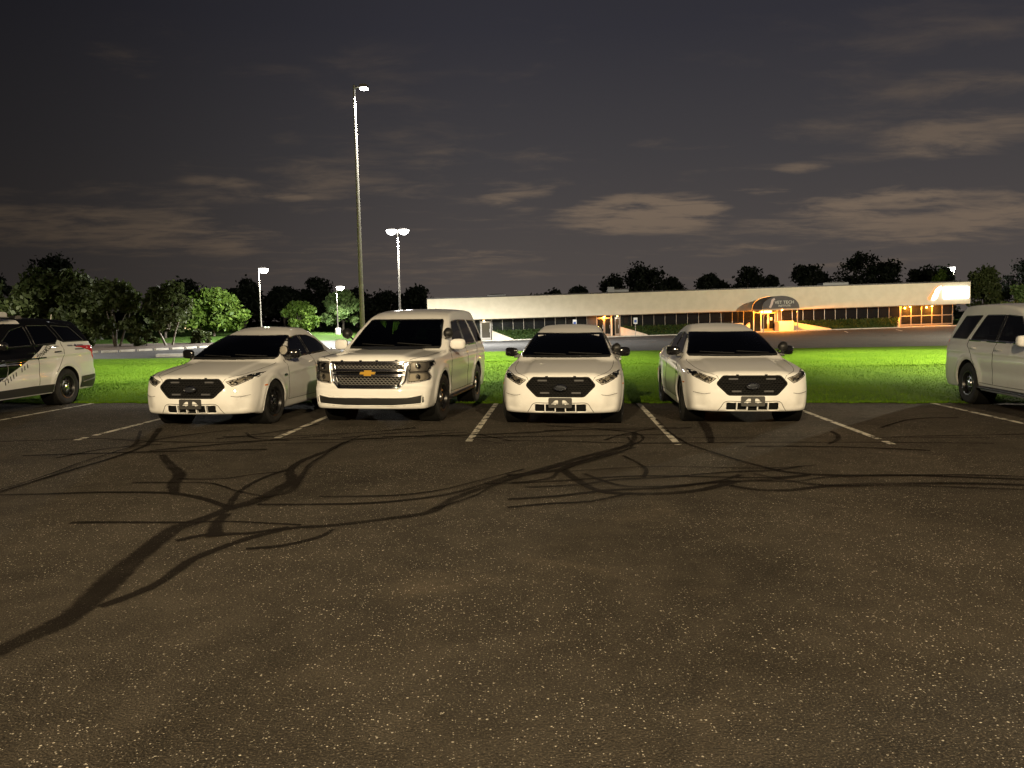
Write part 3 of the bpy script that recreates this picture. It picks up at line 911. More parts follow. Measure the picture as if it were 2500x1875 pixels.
SEALS = [
    [(-2.7,3.71,0.2),(-2.63,4.0,0.22),(-2.56,4.3,0.26),(-2.6,4.67,0.3),(-2.68,5.12,0.3),(-2.74,5.65,0.26),(-2.77,6.19,0.3),(-2.65,6.56,0.2),(-2.56,6.88,0.2),(-2.41,7.19,0.26),(-2.36,7.69,0.26),(-2.36,8.09,0.2),(-2.54,8.66,0.16),(-2.55,9.24,0.16),(-2.41,9.98,0.14),(-2.28,10.81,0.1),(-1.71,10.92,0.08)],
    [(-2.47,4.46,0.12),(-2.38,4.65,0.12),(-2.31,4.85,0.12),(-2.3,5.11,0.16),(-2.29,5.36,0.14),(-2.2,5.63,0.12),(-2.06,5.9,0.12),(-1.83,6.16,0.1),(-1.47,6.26,0.1),(-1.12,6.43,0.1),(-0.75,6.65,0.14),(-0.58,7.13,0.14),(-0.32,7.61,0.12),(-0.01,8.11,0.12),(0.5,8.8,0.16),(0.99,9.47,0.14),(1.68,10.33,0.1)],
    [(-2.37,7.01,0.08),(-1.96,6.99,0.08),(-1.32,7.02,0.09),(-0.81,7.23,0.09),(-0.5,7.51,0.09),(-0.01,8.27,0.09)],
    [(-3.76,6.41,0.1),(-3.37,6.41,0.08),(-2.85,6.39,0.07),(-2.39,6.4,0.05),(-1.76,6.27,0.05)],
    [(-5.21,7.49,0.07),(-4.63,7.52,0.08),(-4.16,7.57,0.09),(-3.49,7.53,0.1),(-3.12,7.36,0.1),(-2.82,7.12,0.1),(-2.55,6.84,0.12)],
    [(-4.49,9.74,0.12),(-4.06,9.01,0.16),(-3.71,8.45,0.2),(-3.56,7.96,0.2),(-3.34,7.47,0.12)],
    [(-5.65,12.23,0.14),(-5.18,10.91,0.12),(-5.04,10.4,0.12),(-5.02,9.52,0.12),(-5.08,8.85,0.11),(-5.13,8.14,0.12),(-5.17,7.65,0.13),(-5.21,7.3,0.13)],
    [(-7.55,10.93,0.05),(-6.76,11.06,0.05),(-6.09,11.17,0.05),(-5.35,10.92,0.06),(-4.28,10.71,0.06),(-3.35,10.87,0.06),(-2.36,10.9,0.07),(-1.4,11.13,0.06),(-0.74,11.43,0.06),(-0.01,10.62,0.05)],
    [(-3.62,8.2,0.07),(-3.16,8.18,0.07),(-2.86,8.42,0.06),(-2.57,8.56,0.05)],
    [(-2.61,6.93,0.12),(-2.73,7.6,0.1),(-2.7,8.22,0.1),(-2.58,8.67,0.1)],
    [(-5.74,9.55,0.08),(-5.53,10.14,0.08),(-5.23,10.41,0.08),(-4.87,10.58,0.08)],
    [(-2.35,5.94,0.22),(-2.48,6.29,0.16),(-2.53,6.67,0.16)],
    [(-2.61,5.83,0.1),(-2.43,6.0,0.09),(-2.11,6.03,0.09),(-1.84,6.2,0.08)],
    [(-1.99,5.6,0.07),(-1.74,5.68,0.08),(-1.53,5.89,0.08),(-1.46,6.12,0.06)],
    [(-0.14,10.63,0.05),(0.79,10.51,0.05),(1.56,10.33,0.06),(2.37,10.29,0.06),(3.43,10.29,0.05),(4.65,10.22,0.05),(6.35,10.05,0.04)],
    [(2.35,10.19,0.1),(2.56,9.39,0.1),(2.78,8.7,0.11),(3.02,8.26,0.12),(3.44,8.08,0.12),(4.17,8.05,0.1),(4.82,7.9,0.1),(5.35,7.77,0.09)],
    [(-0.05,7.11,0.08),(0.43,7.23,0.08),(0.95,7.46,0.1),(1.47,7.54,0.09),(2.13,7.79,0.1),(2.64,7.88,0.1),(3.15,8.09,0.09)],
    [(-0.01,7.82,0.06),(0.47,7.91,0.06),(0.98,8.07,0.07),(1.48,8.13,0.07),(2.08,8.06,0.07),(2.67,7.99,0.07),(3.21,8.13,0.06)],
    [(0.56,8.53,0.2),(0.67,7.96,0.16),(0.83,7.46,0.13),(1.11,7.3,0.12),(1.56,7.31,0.12),(1.97,7.52,0.12),(2.29,7.84,0.2)],
    [(1.81,11.28,0.13),(1.64,10.43,0.13),(1.29,9.7,0.14),(0.81,9.01,0.14),(0.54,8.53,0.15),(0.25,8.34,0.12),(-0.06,8.23,0.12)],
    [(1.36,9.37,0.07),(1.46,8.9,0.08),(1.49,8.48,0.09),(1.39,8.05,0.07)],
    [(2.18,7.62,0.1),(2.39,7.42,0.1),(2.7,7.39,0.1),(3.23,7.58,0.12),(3.95,7.63,0.12),(4.64,7.61,0.12),(5.17,7.5,0.1)],
    [(3.1,12.49,0.24),(2.89,11.22,0.22),(2.68,10.27,0.12)],
    [(2.41,12.83,0.08),(2.32,11.25,0.09),(2.35,10.19,0.1)],
    [(-0.05,6.79,0.06),(0.31,6.91,0.07),(0.7,6.99,0.07),(1.06,7.25,0.06)],
    [(-4.07,11.63,0.08),(-3.73,11.04,0.07),(-3.16,10.79,0.05)],
    [(0.54,12.1,0.05),(1.18,11.8,0.06),(1.66,11.41,0.06),(1.84,11.28,0.05)]]

# thin tyre scuffs in front of the stalls
_r = random.Random(12)
for k in range(16):
    x = _r.uniform(-6.5, 6.0); y = _r.uniform(9.6, 11.6); a = _r.choice((_r.uniform(-.25, .25), _r.uniform(.7, 1.5))); L_ = _r.uniform(.5, 1.1); bend = _r.uniform(-.5, .5); P_ = []
    for q in range(5):
        P_.append((round(x, 2), round(min(y, 12.6), 2), _r.uniform(.05, .10))); x += math.cos(a) * L_ * .7; y += math.sin(a) * L_ * .5; a += bend * .5
    SEALS.append(P_)
# tyres leave their marks in pairs: a fainter companion beside the main ones
for i in (0, 1, 2, 4, 6, 7, 14, 15, 16, 17, 18, 19, 21):
    off = _r.choice((-1, 1)) * _r.uniform(.22, .55); src = SEALS[i]; k0 = _r.randint(0, max(0, len(src) - 5))
    SEALS.append([(round(x + off * .35 + .08 * math.sin(1.7 * j), 2), round(min(y + off, 12.6), 2), w * .5) for j, (x, y, w) in enumerate(src[k0:k0 + 8])])
def catmull(P, k=5):
    P = [np.array(p, float) for p in P]; q = [2 * P[0] - P[1]] + P + [2 * P[-1] - P[-2]]; out = []
    for i in range(1, len(q) - 2):
        for j in range(k):
            t = j / k
            out.append(.5 * (2 * q[i] + (q[i + 1] - q[i - 1]) * t + (2 * q[i - 1] - 5 * q[i] + 4 * q[i + 1] - q[i + 2]) * t * t + (3 * q[i] - q[i - 1] - 3 * q[i + 1] + q[i + 2]) * t**3))
    out.append(q[-2]); return out
for i, S_ in enumerate(SEALS):
    P = catmull(S_); n = len(P); vs = []; fs = []; uvs = []
    for j, p in enumerate(P):
        d = P[min(j + 1, n - 1)][:2] - P[max(j - 1, 0)][:2]; L = np.linalg.norm(d) + 1e-9
        d = d / L; nr = np.array([-d[1], d[0]])
        w = max(.03, p[2]) * .62 * (.75 + .5 * abs(d[0]))
        for s in (-1, 1): vs.append((p[0] + nr[0] * w * s, p[1] + nr[1] * w * s, .0048 + .00025 * i)); uvs.append((.5 + .5 * s, j / n))
    for j in range(n - 1): fs.append((2 * j, 2 * j + 1, 2 * j + 3, 2 * j + 2))
    me = bpy.data.meshes.new('crack_seal'); me.from_pydata(vs, [], fs)
    ul = me.uv_layers.new(name='UVMap')
    for lp in me.loops: ul.data[lp.index].uv = uvs[lp.vertex_index]
    mobj('crack_seal', me, M['seal'], lot)

# grass blades along the strip, thick near the asphalt
def blades(name, n, gen, hgt, wid, mat, zf, label):
    r = np.random.default_rng(3)
    xy = gen(r, n); m = len(xy)
    z = np.array([zf(a, b) for a, b in xy])
    an = r.uniform(0, 2 * math.pi, m); h = hgt * r.uniform(.5, 1.3, m); w = wid * r.uniform(.6, 1.3, m)
    le = r.normal(0, .35, (m, 2)) * h[:, None]
    dx, dy = np.cos(an) * w, np.sin(an) * w
    V = np.empty((m, 3, 3), np.float32)
    V[:, 0] = np.stack([xy[:, 0] - dx, xy[:, 1] - dy, z - .01], 1)
    V[:, 1] = np.stack([xy[:, 0] + dx, xy[:, 1] + dy, z - .01], 1)
    V[:, 2] = np.stack([xy[:, 0] + le[:, 0], xy[:, 1] + le[:, 1], z + h], 1)
    F = np.arange(m * 3).reshape(-1, 3)
    o = mobj(name, mesh_np(name, V.reshape(-1, 3), F, mat), None)
    tag(o, label, 'grass', None, 'stuff')
    return o
M['blade'] = varied('grass_blade', (.066, .140, .006), (.098, .180, .010), .6, .9, 0, 40, 0, .04)
def gen_lawn(r, n):
    x = r.uniform(-22, 22, n); t = r.beta(1.0, 2.2, n)
    a = np.array([kerb_y(q) for q in x]); b = np.array([far_y(q) for q in x])
    y = a - .02 + (b - a - .1) * t
    m_ = n // 12; y[:m_] = np.array([edge_y(q) for q in x[:m_]]) + r.exponential(.05, m_)
    keep = (x / y > -.75) & (x / y < .75)
    return np.stack([x, y], 1)[keep]
blades('lawn_grass', 190000, gen_lawn, .030, .008, M['blade'], lambda x, y: max(.010, lawn_z(x, y)), 'short bright green lawn grass behind the parked police cars')

# wheel stops along the far left kerb, one by one
M['stop'] = varied('wheel_stop_concrete', (.42, .40, .34), (.55, .53, .46), 5, .85, .2, 50)
stops = ((-23.62, 43.05), (-22.98, 43.95), (-22.45, 44.95), (-21.95, 46.05), (-21.45, 47.15), (-21.05, 48.45), (-20.72, 49.7), (-20.4, 51.0))
for i, (x, y) in enumerate(stops):
    a = stops[max(0, i - 1)]; b = stops[min(len(stops) - 1, i + 1)]
    L = .5 * math.hypot(b[0] - a[0], b[1] - a[1]) / (1 if 0 < i < len(stops) - 1 else .5) * .80
    ang = math.atan2(b[1] - a[1], b[0] - a[0])
    o = MB().prism([(-.08, 0), (.08, 0), (.06, .13), (-.06, .13)], 'x', -L / 2, L / 2).build('wheel_stop', M['stop'], None, None, (x, y, hz(x, y) + .004), .015)
    o.rotation_euler = (0, 0, ang)
    words = ['nearest the patrol SUV tail light', 'second', 'third', 'fourth', 'fifth', 'sixth', 'seventh', 'eighth']
    lab = ('pale concrete wheel stop by the mulch bed, nearest the patrol SUV' if i == 0 else
           'pale concrete wheel stop by the mulch bed, %s in the row from the patrol SUV' % words[i])
    tag(o, lab, 'wheel stop', 'concrete wheel stops along the mulch bed')
isl = MB().prism([(-.55, 0), (.55, 0), (.50, .13), (-.50, .13)], 'x', -.62, .62).build('traffic_island', M['stop'], None, None, (-17.05, 38.4, .004), .02)
isl.rotation_euler = (0, 0, R(20)); tag(isl, 'low pale concrete island at the edge of the drive by the sedan mirror', 'island')

# mulch bed beyond the wheel stops
sheet('mulch_bed', lin(-48, -20.3, 15), lambda x: lin(46.4 + max(0, (x + 24.5)) * 1.25, 56 + .12 * (x + 40), 10), lambda x, y: hz(x, y) - .02 + .10 * ss(y, 46, 52), M['mulch'])

# markings on the far lot
for (a, b) in (((-3.4, 70.5), (-2.6, 74.5)), ((-1.6, 76.0), (-.9, 79.8)), ((10.6, 72.0), (13.2, 72.6)), ((9.6, 66.0), (12.0, 63.6)), ((13.5, 62.0), (15.0, 60.5)), ((16.4, 72.0), (17.8, 76.0)), ((20.6, 72.0), (22.2, 76.0)), ((31.0, 71.0), (32.4, 75.0)), ((36.0, 71.0), (37.4, 75.0))):
    ground_line('far_lot_line', a, b, .12, M['line_paint_far'], bpy.data.objects['far_parking_lot'], .008, hz)


# ------------------------------------------------------------------ office building
SODIUM = (1.0, .30, .025)
M['stucco'] = varied('cream_stucco', (.66, .60, .46), (.72, .655, .51), 1.2, .85, .12, 30)
M['wing'] = varied('cream_wall', (.60, .53, .40), (.66, .58, .45), 1.5, .85, .15, 25)
M['coping'] = pmat('dark_roof_coping', (.035, .032, .030), .5)
M['soffit'] = pmat('soffit', (.30, .28, .24), .8)
M['alu'] = pmat('anodised_frame', (.30, .29, .27), .4, .6)
M['office_glass'] = pmat('dark_office_glass', (.010, .011, .012), .06, 0, .5)
M['office_wall'] = pmat('dark_panel', (.05, .045, .040), .6)
M['awning'] = varied('grey_canvas', (.085, .080, .082), (.105, .098, .098), 2, .8, .1, 60)
M['awning_edge'] = pmat('awning_valance', (.55, .40, .26), .7)
M['sign_white'] = pmat('lit_sign_face', (.9, .9, .9), .5, 0, .3, 0, (1, .98, .95), 5.0)
M['sign_red'] = pmat('lit_red_swoosh', (.7, .15, .05), .5, 0, .3, 0, (1.0, .25, .08), 1.6)
M['sodium'] = pmat('sodium_lens', (.9, .7, .4), .4, 0, .3, 0, (1.0, .62, .16), 9.0)
M['letter'] = pmat('pale_lettering', (.55, .55, .50), .7)
M['letter_pink'] = pmat('pale_pink_mark', (.60, .48, .45), .7)
M['unit'] = pmat('rooftop_unit', (.30, .31, .32), .6, .2)

BR = empty('office_building', (-8.82, 82.0, -.685))
BR.rotation_euler = (0, -math.atan(.0234), 0)
tag(BR, 'long low cream office building with dark strip windows and deep fascia', 'building')
LB = 57.6
MB().box(0, LB, 0, .25, 2.30, 4.60).build('fascia', M['stucco'], BR, None, None, .02)
MB().box(.26, LB - .01, .27, 30, 2.33, 4.45).build('roof_mass', M['office_wall'], BR)
MB().box(-.05, LB + .05, -.06, .34, 4.603, 4.72).build('coping', M['coping'], BR)
MB().box(.30, LB - .30, .255, 1.28, 2.24, 2.325).build('soffit', M['soffit'], BR)
MB().box(-.02, .22, .26, 30, 2.30, 4.60).build('side_fascia', M['stucco'], BR)
MB().box(LB - .22, LB + .02, .26, 30, 2.30, 4.60).build('side_fascia', M['stucco'], BR)
MB().box(1.2, LB - 1.4, 1.42, 29, -.5, 2.32).build('rear_wall', M['office_wall'], BR)
MB().box(.6, LB - .2, -1.55, 1.25, -.06, .06).build('walkway', M['concrete'], BR)
MB().box(.6, LB - .2, -1.72, -1.55, -.10, .10).build('kerb', M['stop'], BR)

YG = 1.30
def pane(x0, x1, z0, z1, mat=None):
    o = MB().box(x0, x1, YG, YG + .03, z0, z1).build('window_pane', mat or M['office_glass'], BR)
    return o
def mullion(x, z0, z1, w=.05, mat=None):
    MB().box(x - w / 2, x + w / 2, YG - .05, YG + .05, z0, z1).build('mullion', mat or M['alu'], BR)
def rail(x0, x1, z, h=.05):
    MB().box(x0, x1, YG - .045, YG + .045, z - h / 2, z + h / 2).build('rail', M['alu'], BR)
def strip(xa, xb, n, z0=1.0, z1=2.24):
    w = (xb - xa) / n
    for i in range(n):
        pane(xa + i * w + .025, xa + (i + 1) * w - .025, z0, z1)
    for i in range(n + 1): mullion(xa + i * w, z0, z1)
    MB().box(xa, xb, YG + .002, YG + .06, .0, z0 - .002).build('sill_wall', M['wing'], BR)
strip(6.75, 17.0, 9)
strip(20.6, 33.9, 11)
strip(38.0, 50.75, 11)
# two-storey glazing at the low right end
for r_, (z0, z1) in enumerate(((.30, 1.12), (1.22, 2.24))):
    for i in range(5): pane(50.85 + i * 1.12 + .03, 50.85 + (i + 1) * 1.12 - .03, z0, z1)
for i in range(6): mullion(50.85 + i * 1.12, .12, 2.24, .09)
rail(50.8, 56.5, 1.17, .10); rail(50.8, 56.5, .22, .14)

def door(x0, x1, name='door', glass=None):
    d = MB().box(x0, x0 + .09, YG - .04, YG + .03, .08, 2.02).box(x1 - .09, x1, YG - .04, YG + .03, .08, 2.02).box(x0 + .09, x1 - .09, YG - .04, YG + .03, .08, .30).box(x0 + .09, x1 - .09, YG - .04, YG + .03, 1.92, 2.02).build(name, M['alu'], BR)
    MB().box(x0 + .09, x1 - .09, YG - .01, YG + .01, .30, 1.92).build('pane', glass or M['office_glass'], d)
    MB().tube([(x1 - .14, YG - .09, .85), (x1 - .14, YG - .09, 1.25)], .018, 8).build('handle', M['dull_chrome'], d)
    return d
M['lit_glass'] = pmat('lit_door_glass', (.055, .048, .036), .08, 0, .5)  # paler warm copy of the office glass, light painted into its colour
# left entrance
pane(4.30, 4.85, .1, 2.24); door(5.55, 6.62, 'door', M['lit_glass']); pane(4.95, 5.45, .1, 2.24); mullion(4.90, .06, 2.24); mullion(5.50, .06, 2.24); mullion(4.25, .06, 2.24); rail(5.5, 6.7, 2.06, .06); pane(5.55, 6.65, 2.09, 2.22)
# middle entrances
MB().box(17.05, 18.0, YG, YG + .05, 0, 2.24).build('panel', M['office_wall'], BR)
door(18.05, 18.85); door(18.87, 19.60); rail(18.0, 19.65, 2.06, .06); pane(18.05, 19.6, 2.09, 2.22); mullion(18.02, .06, 2.24); mullion(19.66, .06, 2.24, .14, M['wing'])
pane(19.75, 20.0, .1, 2.24); door(20.02, 20.55, 'door', M['lit_glass'])
# awning entrance
mullion(35.0, .06, 2.24, .1); door(35.75, 36.55); door(36.57, 37.35); pane(35.1, 35.70, .1, 2.24); rail(35.0, 37.5, 2.06, .06); pane(35.75, 37.3, 2.09, 2.22)
MB().box(36.75, 36.98, YG - .075, YG - .055, 1.20, 1.48).build('door_notice', M['paper'], BR)
mullion(37.55, .06, 2.24, .1)
pane(34.0, 34.9, .1, 2.24)

def wing_wall(x0, x1, h=1.02, t=.20):
    """flared retaining wall: full height at the glass, ground level at the kerb"""
    a = Vector((x0, YG - .06)); b = Vector((x1, -1.5)); d = (b - a).normalized(); n = Vector((-d.y, d.x)) * t * (1 if x1 > x0 else -1)
    vs = []
    for p, hh in ((a, h), (b, .16)):
        for q in (p, p - n * -1):
            vs += [(q.x, q.y, -.05), (q.x, q.y, hh)]
    return MB().add(vs, [(0, 1, 5, 4), (2, 6, 7, 3), (1, 3, 7, 5), (0, 2, 3, 1), (4, 5, 7, 6), (0, 4, 6, 2)]).build('wing_wall', M['wing'], BR, None, None, .02)
wing_wall(6.72, 8.9); wing_wall(20.6, 23.0); wing_wall(38.8, 42.2); wing_wall(50.75, 49.3)
wing_wall(34.6, 32.8)
# planter block under the awning lamp
MB().box(37.0, 38.55, -.85, .55, -.02, 1.08).build('planter_wall', M['wing'], BR, None, None, .04)

# planted banks up to the sills
def bank(x0, x1, xa, xb, name='planted_bank'):
    mb = MB(); nx, ny = 26, 7; vs = []; rr = random.Random(int(x0))
    for i in range(nx + 1):
        for j in range(ny + 1):
            v = j / ny; u = i / nx
            x = (xa + (xb - xa) * u) * (1 - v) + (x0 + (x1 - x0) * u) * v
            y = -1.5 + (YG - .05 + 1.5) * v
            vs.append((x, y, .08 + .92 * v ** 1.1 + rr.uniform(-.03, .03)))
    fs = [(i * (ny + 1) + j, (i + 1) * (ny + 1) + j, (i + 1) * (ny + 1) + j + 1, i * (ny + 1) + j + 1) for i in range(nx) for j in range(ny)]
    b = mb.add(vs, fs).build(name, M['berm'], BR, 179, fix=False)
    # ivy-like leaves
    r = np.random.default_rng(int(x0) + 9); n = 3800
    u = r.uniform(0, 1, n); v = r.uniform(0, 1, n)
    X = (xa + (xb - xa) * u) * (1 - v) + (x0 + (x1 - x0) * u) * v; Y = -1.5 + (YG + 1.45) * v; Z = .08 + .92 * v ** 1.1
    Vv, Ff = leaf_quads(np.stack([X, Y, Z + r.uniform(0, .10, n)], 1), r, .07, .14)
    o = mobj('bank_leaves', mesh_np('bank_leaves', Vv, Ff, M['leaf_bank']), None, b)
    o['kind'] = 'stuff'

def leaf_quads(C, r, s0, s1):
    n = len(C); s = r.uniform(s0, s1, n)
    a = r.normal(size=(n, 3)); a /= np.linalg.norm(a, axis=1)[:, None]
    b = np.cross(a, r.normal(size=(n, 3))); b /= np.linalg.norm(b, axis=1)[:, None] + 1e-9
    V = np.empty((n, 4, 3), np.float32)
    V[:, 0] = C - a * s[:, None]; V[:, 1] = C - b * s[:, None] * .55; V[:, 2] = C + a * s[:, None]; V[:, 3] = C + b * s[:, None] * .55
    return V.reshape(-1, 3), np.arange(n * 4).reshape(-1, 4)

def leaf_mat(name, c1, c2, trans=.35):
    m = bpy.data.materials.new(name); m.use_nodes = True
    t = NT(m.node_tree); b = t.n['Principled BSDF']; out = t.n['Material Output']
    b.inputs['Roughness'].default_value = .6; b.inputs['Specular IOR Level'].default_value = .3
    g = t.new('ShaderNodeNewGeometry')
    col = t.mix(g.outputs['Random Per Island'], (*c1, 1), (*c2, 1))
    t.l.new(col, b.inputs['Base Color'])
    tl = t.new('ShaderNodeBsdfTranslucent'); t.l.new(col, tl.inputs[0])
    mx = t.new('ShaderNodeMixShader'); mx.inputs[0].default_value = trans
    t.l.new(b.outputs[0], mx.inputs[1]); t.l.new(tl.outputs[0], mx.inputs[2]); t.l.new(mx.outputs[0], out.inputs[0])
    return m
M['leaf_bank'] = leaf_mat('bank_leaf', (.022, .050, .012), (.060, .105, .022))
bank(6.85, 17.0, 9.0, 17.6); bank(20.7, 32.6, 23.1, 31.2); bank(39.0, 50.6, 42.3, 49.2)

# wall lamps under the soffit
def wall_lamp(x, y, z, watts, col=SODIUM, r=.10):
    e = empty('wall_lamp', (x, y, z), 0, BR)
    MB().lathe([(.02, .06), (r, .05), (r * 1.05, 0)], 16, 'z').build('canopy', M['coping'], e, 40)
    MB().lathe([(r, 0), (r * .8, -.06), (.01, -.09)], 16, 'z').build('lens', M['sodium'], e, 60)
    ld = bpy.data.lights.new('wall_lamp_light', 'POINT'); ld.energy = watts; ld.color = col; ld.shadow_soft_size = .08
    lo = bpy.data.objects.new('wall_lamp_light', ld); COL.objects.link(lo); lo.parent = e; lo.location = (0, -.02, -.16)
    return e
wall_lamp(18.85, .85, 2.20, 240)
wall_lamp(36.9, -2.0, 2.30, 3600)
wall_lamp(51.6, .75, 2.20, 1100)
wall_lamp(53.95, .75, 2.20, 1100)
wall_lamp(20.25, .85, 2.20, 12, (1, .9, .75))
wall_lamp(5.9, .85, 2.20, 12, (1, .9, .7))
MB().box(35.8, 36.9, YG - .12, YG - .06, 2.02, 2.22).build('entrance_light_box', M['sodium'], BR)

# illuminated sign on the fascia
sg = empty('lit_sign', (0, 0, 0), 0, BR)
MB().box(54.70, 57.35, -.16, -.005, 2.88, 4.12).build('sign_face', M['sign_white'], sg, None, None, .04)
def curve_poly(c, w):
    c = np.array(catmull([(*p, 0) for p in c], 6))[:, :2]; L = []; Rr = []
    for i in range(len(c)):
        d = c[min(i + 1, len(c) - 1)] - c[max(i - 1, 0)]; d = d / (np.linalg.norm(d) + 1e-9); k = i / (len(c) - 1)
        ww = np.interp(k, [p[0] for p in w], [p[1] for p in w])
        n = np.array([-d[1], d[0]]) * ww; L.append(tuple(c[i] + n)); Rr.append(tuple(c[i] - n))
    return L + Rr[::-1]
MB().prism(curve_poly([(54.45, 4.18), (54.05, 3.85), (53.85, 3.3), (53.55, 2.82)], [(0, .10), (.4, .20), (.8, .26), (1, .12)]), 'y', -.14, -.003).build('swoosh', M['sign_white'], sg)
MB().prism(curve_poly([(54.55, 4.22), (54.0, 4.05), (53.62, 3.5), (53.25, 3.0), (53.15, 2.85)], [(0, .06), (.4, .16), (.8, .18), (1, .05)]), 'y', -.10, -.002).build('swoosh_edge', M['sign_red'], sg)

# barrel awning over the entrance
aw = empty('entrance_awning', (25.62, 78.8, .06))
aw.rotation_euler = (0, -math.atan(.0234), 0)
tag(aw, 'grey barrel awning with pale lettering over the orange lit entrance', 'awning')
W, D_, Z0, HT = 3.80, 3.18, 2.46, 1.30
arc = [(W / 2 - W / 2 * math.cos(a), Z0 + HT * math.sin(a) ** .85) for a in np.linspace(0, math.pi, 25)]
mb = MB(); n = len(arc)
for y in (0, D_ * .33, D_ * .66, D_): mb.v += [(x, y, z) for x, z in arc]
for k in range(3):
    for i in range(n - 1): mb.f.append((k * n + i, k * n + i + 1, (k + 1) * n + i + 1, (k + 1) * n + i))
for k in range(4): pass
mb.build('canopy', M['awning'], aw, 60)
lun = MB().prism(arc, 'y', -.03, -.005).build('lunette', M['awning'], aw)
MB().box(0, W, -.05, -.031, Z0 - .16, Z0 - .002).build('valance', M['awning_edge'], aw)
for x in (0, W - .02): MB().box(x, x + .02, -.02, D_, Z0 - .16, Z0 - .002).build('valance', M['awning_edge'], aw)
for x in (.10, W - .22): MB().tube([(x + .05, .02, -.05), (x + .05, .02, Z0)], .055, 10).build('post', M['alu'], aw, 60)
for txt, sz, x, z in (('VET TECH', .44, 2.28, Z0 + .62), ('INSTITUTE', .26, 2.28, Z0 + .27)):
    me = text_mesh('awning_lettering', txt, sz, 1.0, .004)
    o = mobj('awning_lettering', me, M['letter'], aw, (x, -.036, z)); o.rotation_euler = (R(90), 0, 0)
MB().prism(curve_poly([(1.30, Z0 + 1.02), (1.08, Z0 + .85), (.98, Z0 + .5), (.80, Z0 + .12)], [(0, .09), (.3, .12), (1, .11)]), 'y', -.045, -.031).build('swoosh_mark', M['letter_pink'], aw)

# accessible parking signs on posts
M['sign_plate'] = pmat('sign_plate', (.72, .72, .70), .5)
M['sign_blue'] = pmat('sign_blue', (.03, .09, .35), .5)
for (x, y, lab) in ((12.85, 80.0, 'white accessible parking sign on a post beside the sloping cream wall'), (6.55, 80.0, 'white parking sign on a post behind the middle sedan roof')):
    z = hz(x, y) + .004
    e = empty('parking_sign', (x, y, z))
    MB().tube([(0, 0, -.1), (0, 0, 1.9)], .03, 8).build('post', M['alu'], e, 60)
    pl = MB().box(-.20, .20, -.045, -.032, 1.30, 1.95).build('plate', M['sign_plate'], e)
    MB().box(-.13, .13, -.050, -.046, 1.45, 1.72).build('symbol', M['sign_blue'], pl)
    tag(e, lab, 'sign', 'parking signs along the office')

# rooftop plant
for (x0, x1, y, h, x2, lab) in ((6.2, 8.3, 6, .42, None, 'long low pale unit on the flat roof near the left end'),
                                (20.2, 22.6, 8, .62, 20.9, 'pale rooftop unit with a taller box at one end, mid roof'),
                                (44.4, 47.3, 6, .55, None, 'wide pale unit on the flat roof towards the lit sign')):
    e = empty('rooftop_unit', (-8.82, 82.0, -.685)); e.rotation_euler = BR.rotation_euler
    MB().box(x0, x1, y, y + 1.8, 4.45, 4.62 + h).build('casing', M['unit'], e, None, None, .03)
    if x2: MB().box(x0 - .1, x2, y - .3, y - .02, 4.45, 4.95 + h).build('hood', M['unit'], e, None, None, .03)
    MB().box(x0 + .3, x1 - .3, y + .3, y + 1.4, 4.64 + h, 4.72 + h).build('fan_guard', M['coping'], e)
    tag(e, lab, 'rooftop unit', 'units on the office roof')


# ------------------------------------------------------------------ trees and shrubs
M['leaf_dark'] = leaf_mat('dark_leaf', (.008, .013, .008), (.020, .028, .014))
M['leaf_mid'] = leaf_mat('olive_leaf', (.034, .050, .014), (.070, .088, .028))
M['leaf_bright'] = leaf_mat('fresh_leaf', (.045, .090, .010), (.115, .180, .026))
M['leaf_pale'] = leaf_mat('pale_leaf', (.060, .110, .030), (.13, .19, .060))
M['bark'] = varied('bark', (.055, .045, .035), (.10, .085, .07), 8, .9, .5, 40)
M['birch'] = varied('pale_bark', (.17, .15, .13), (.26, .24, .20), 6, .8, .3, 30)

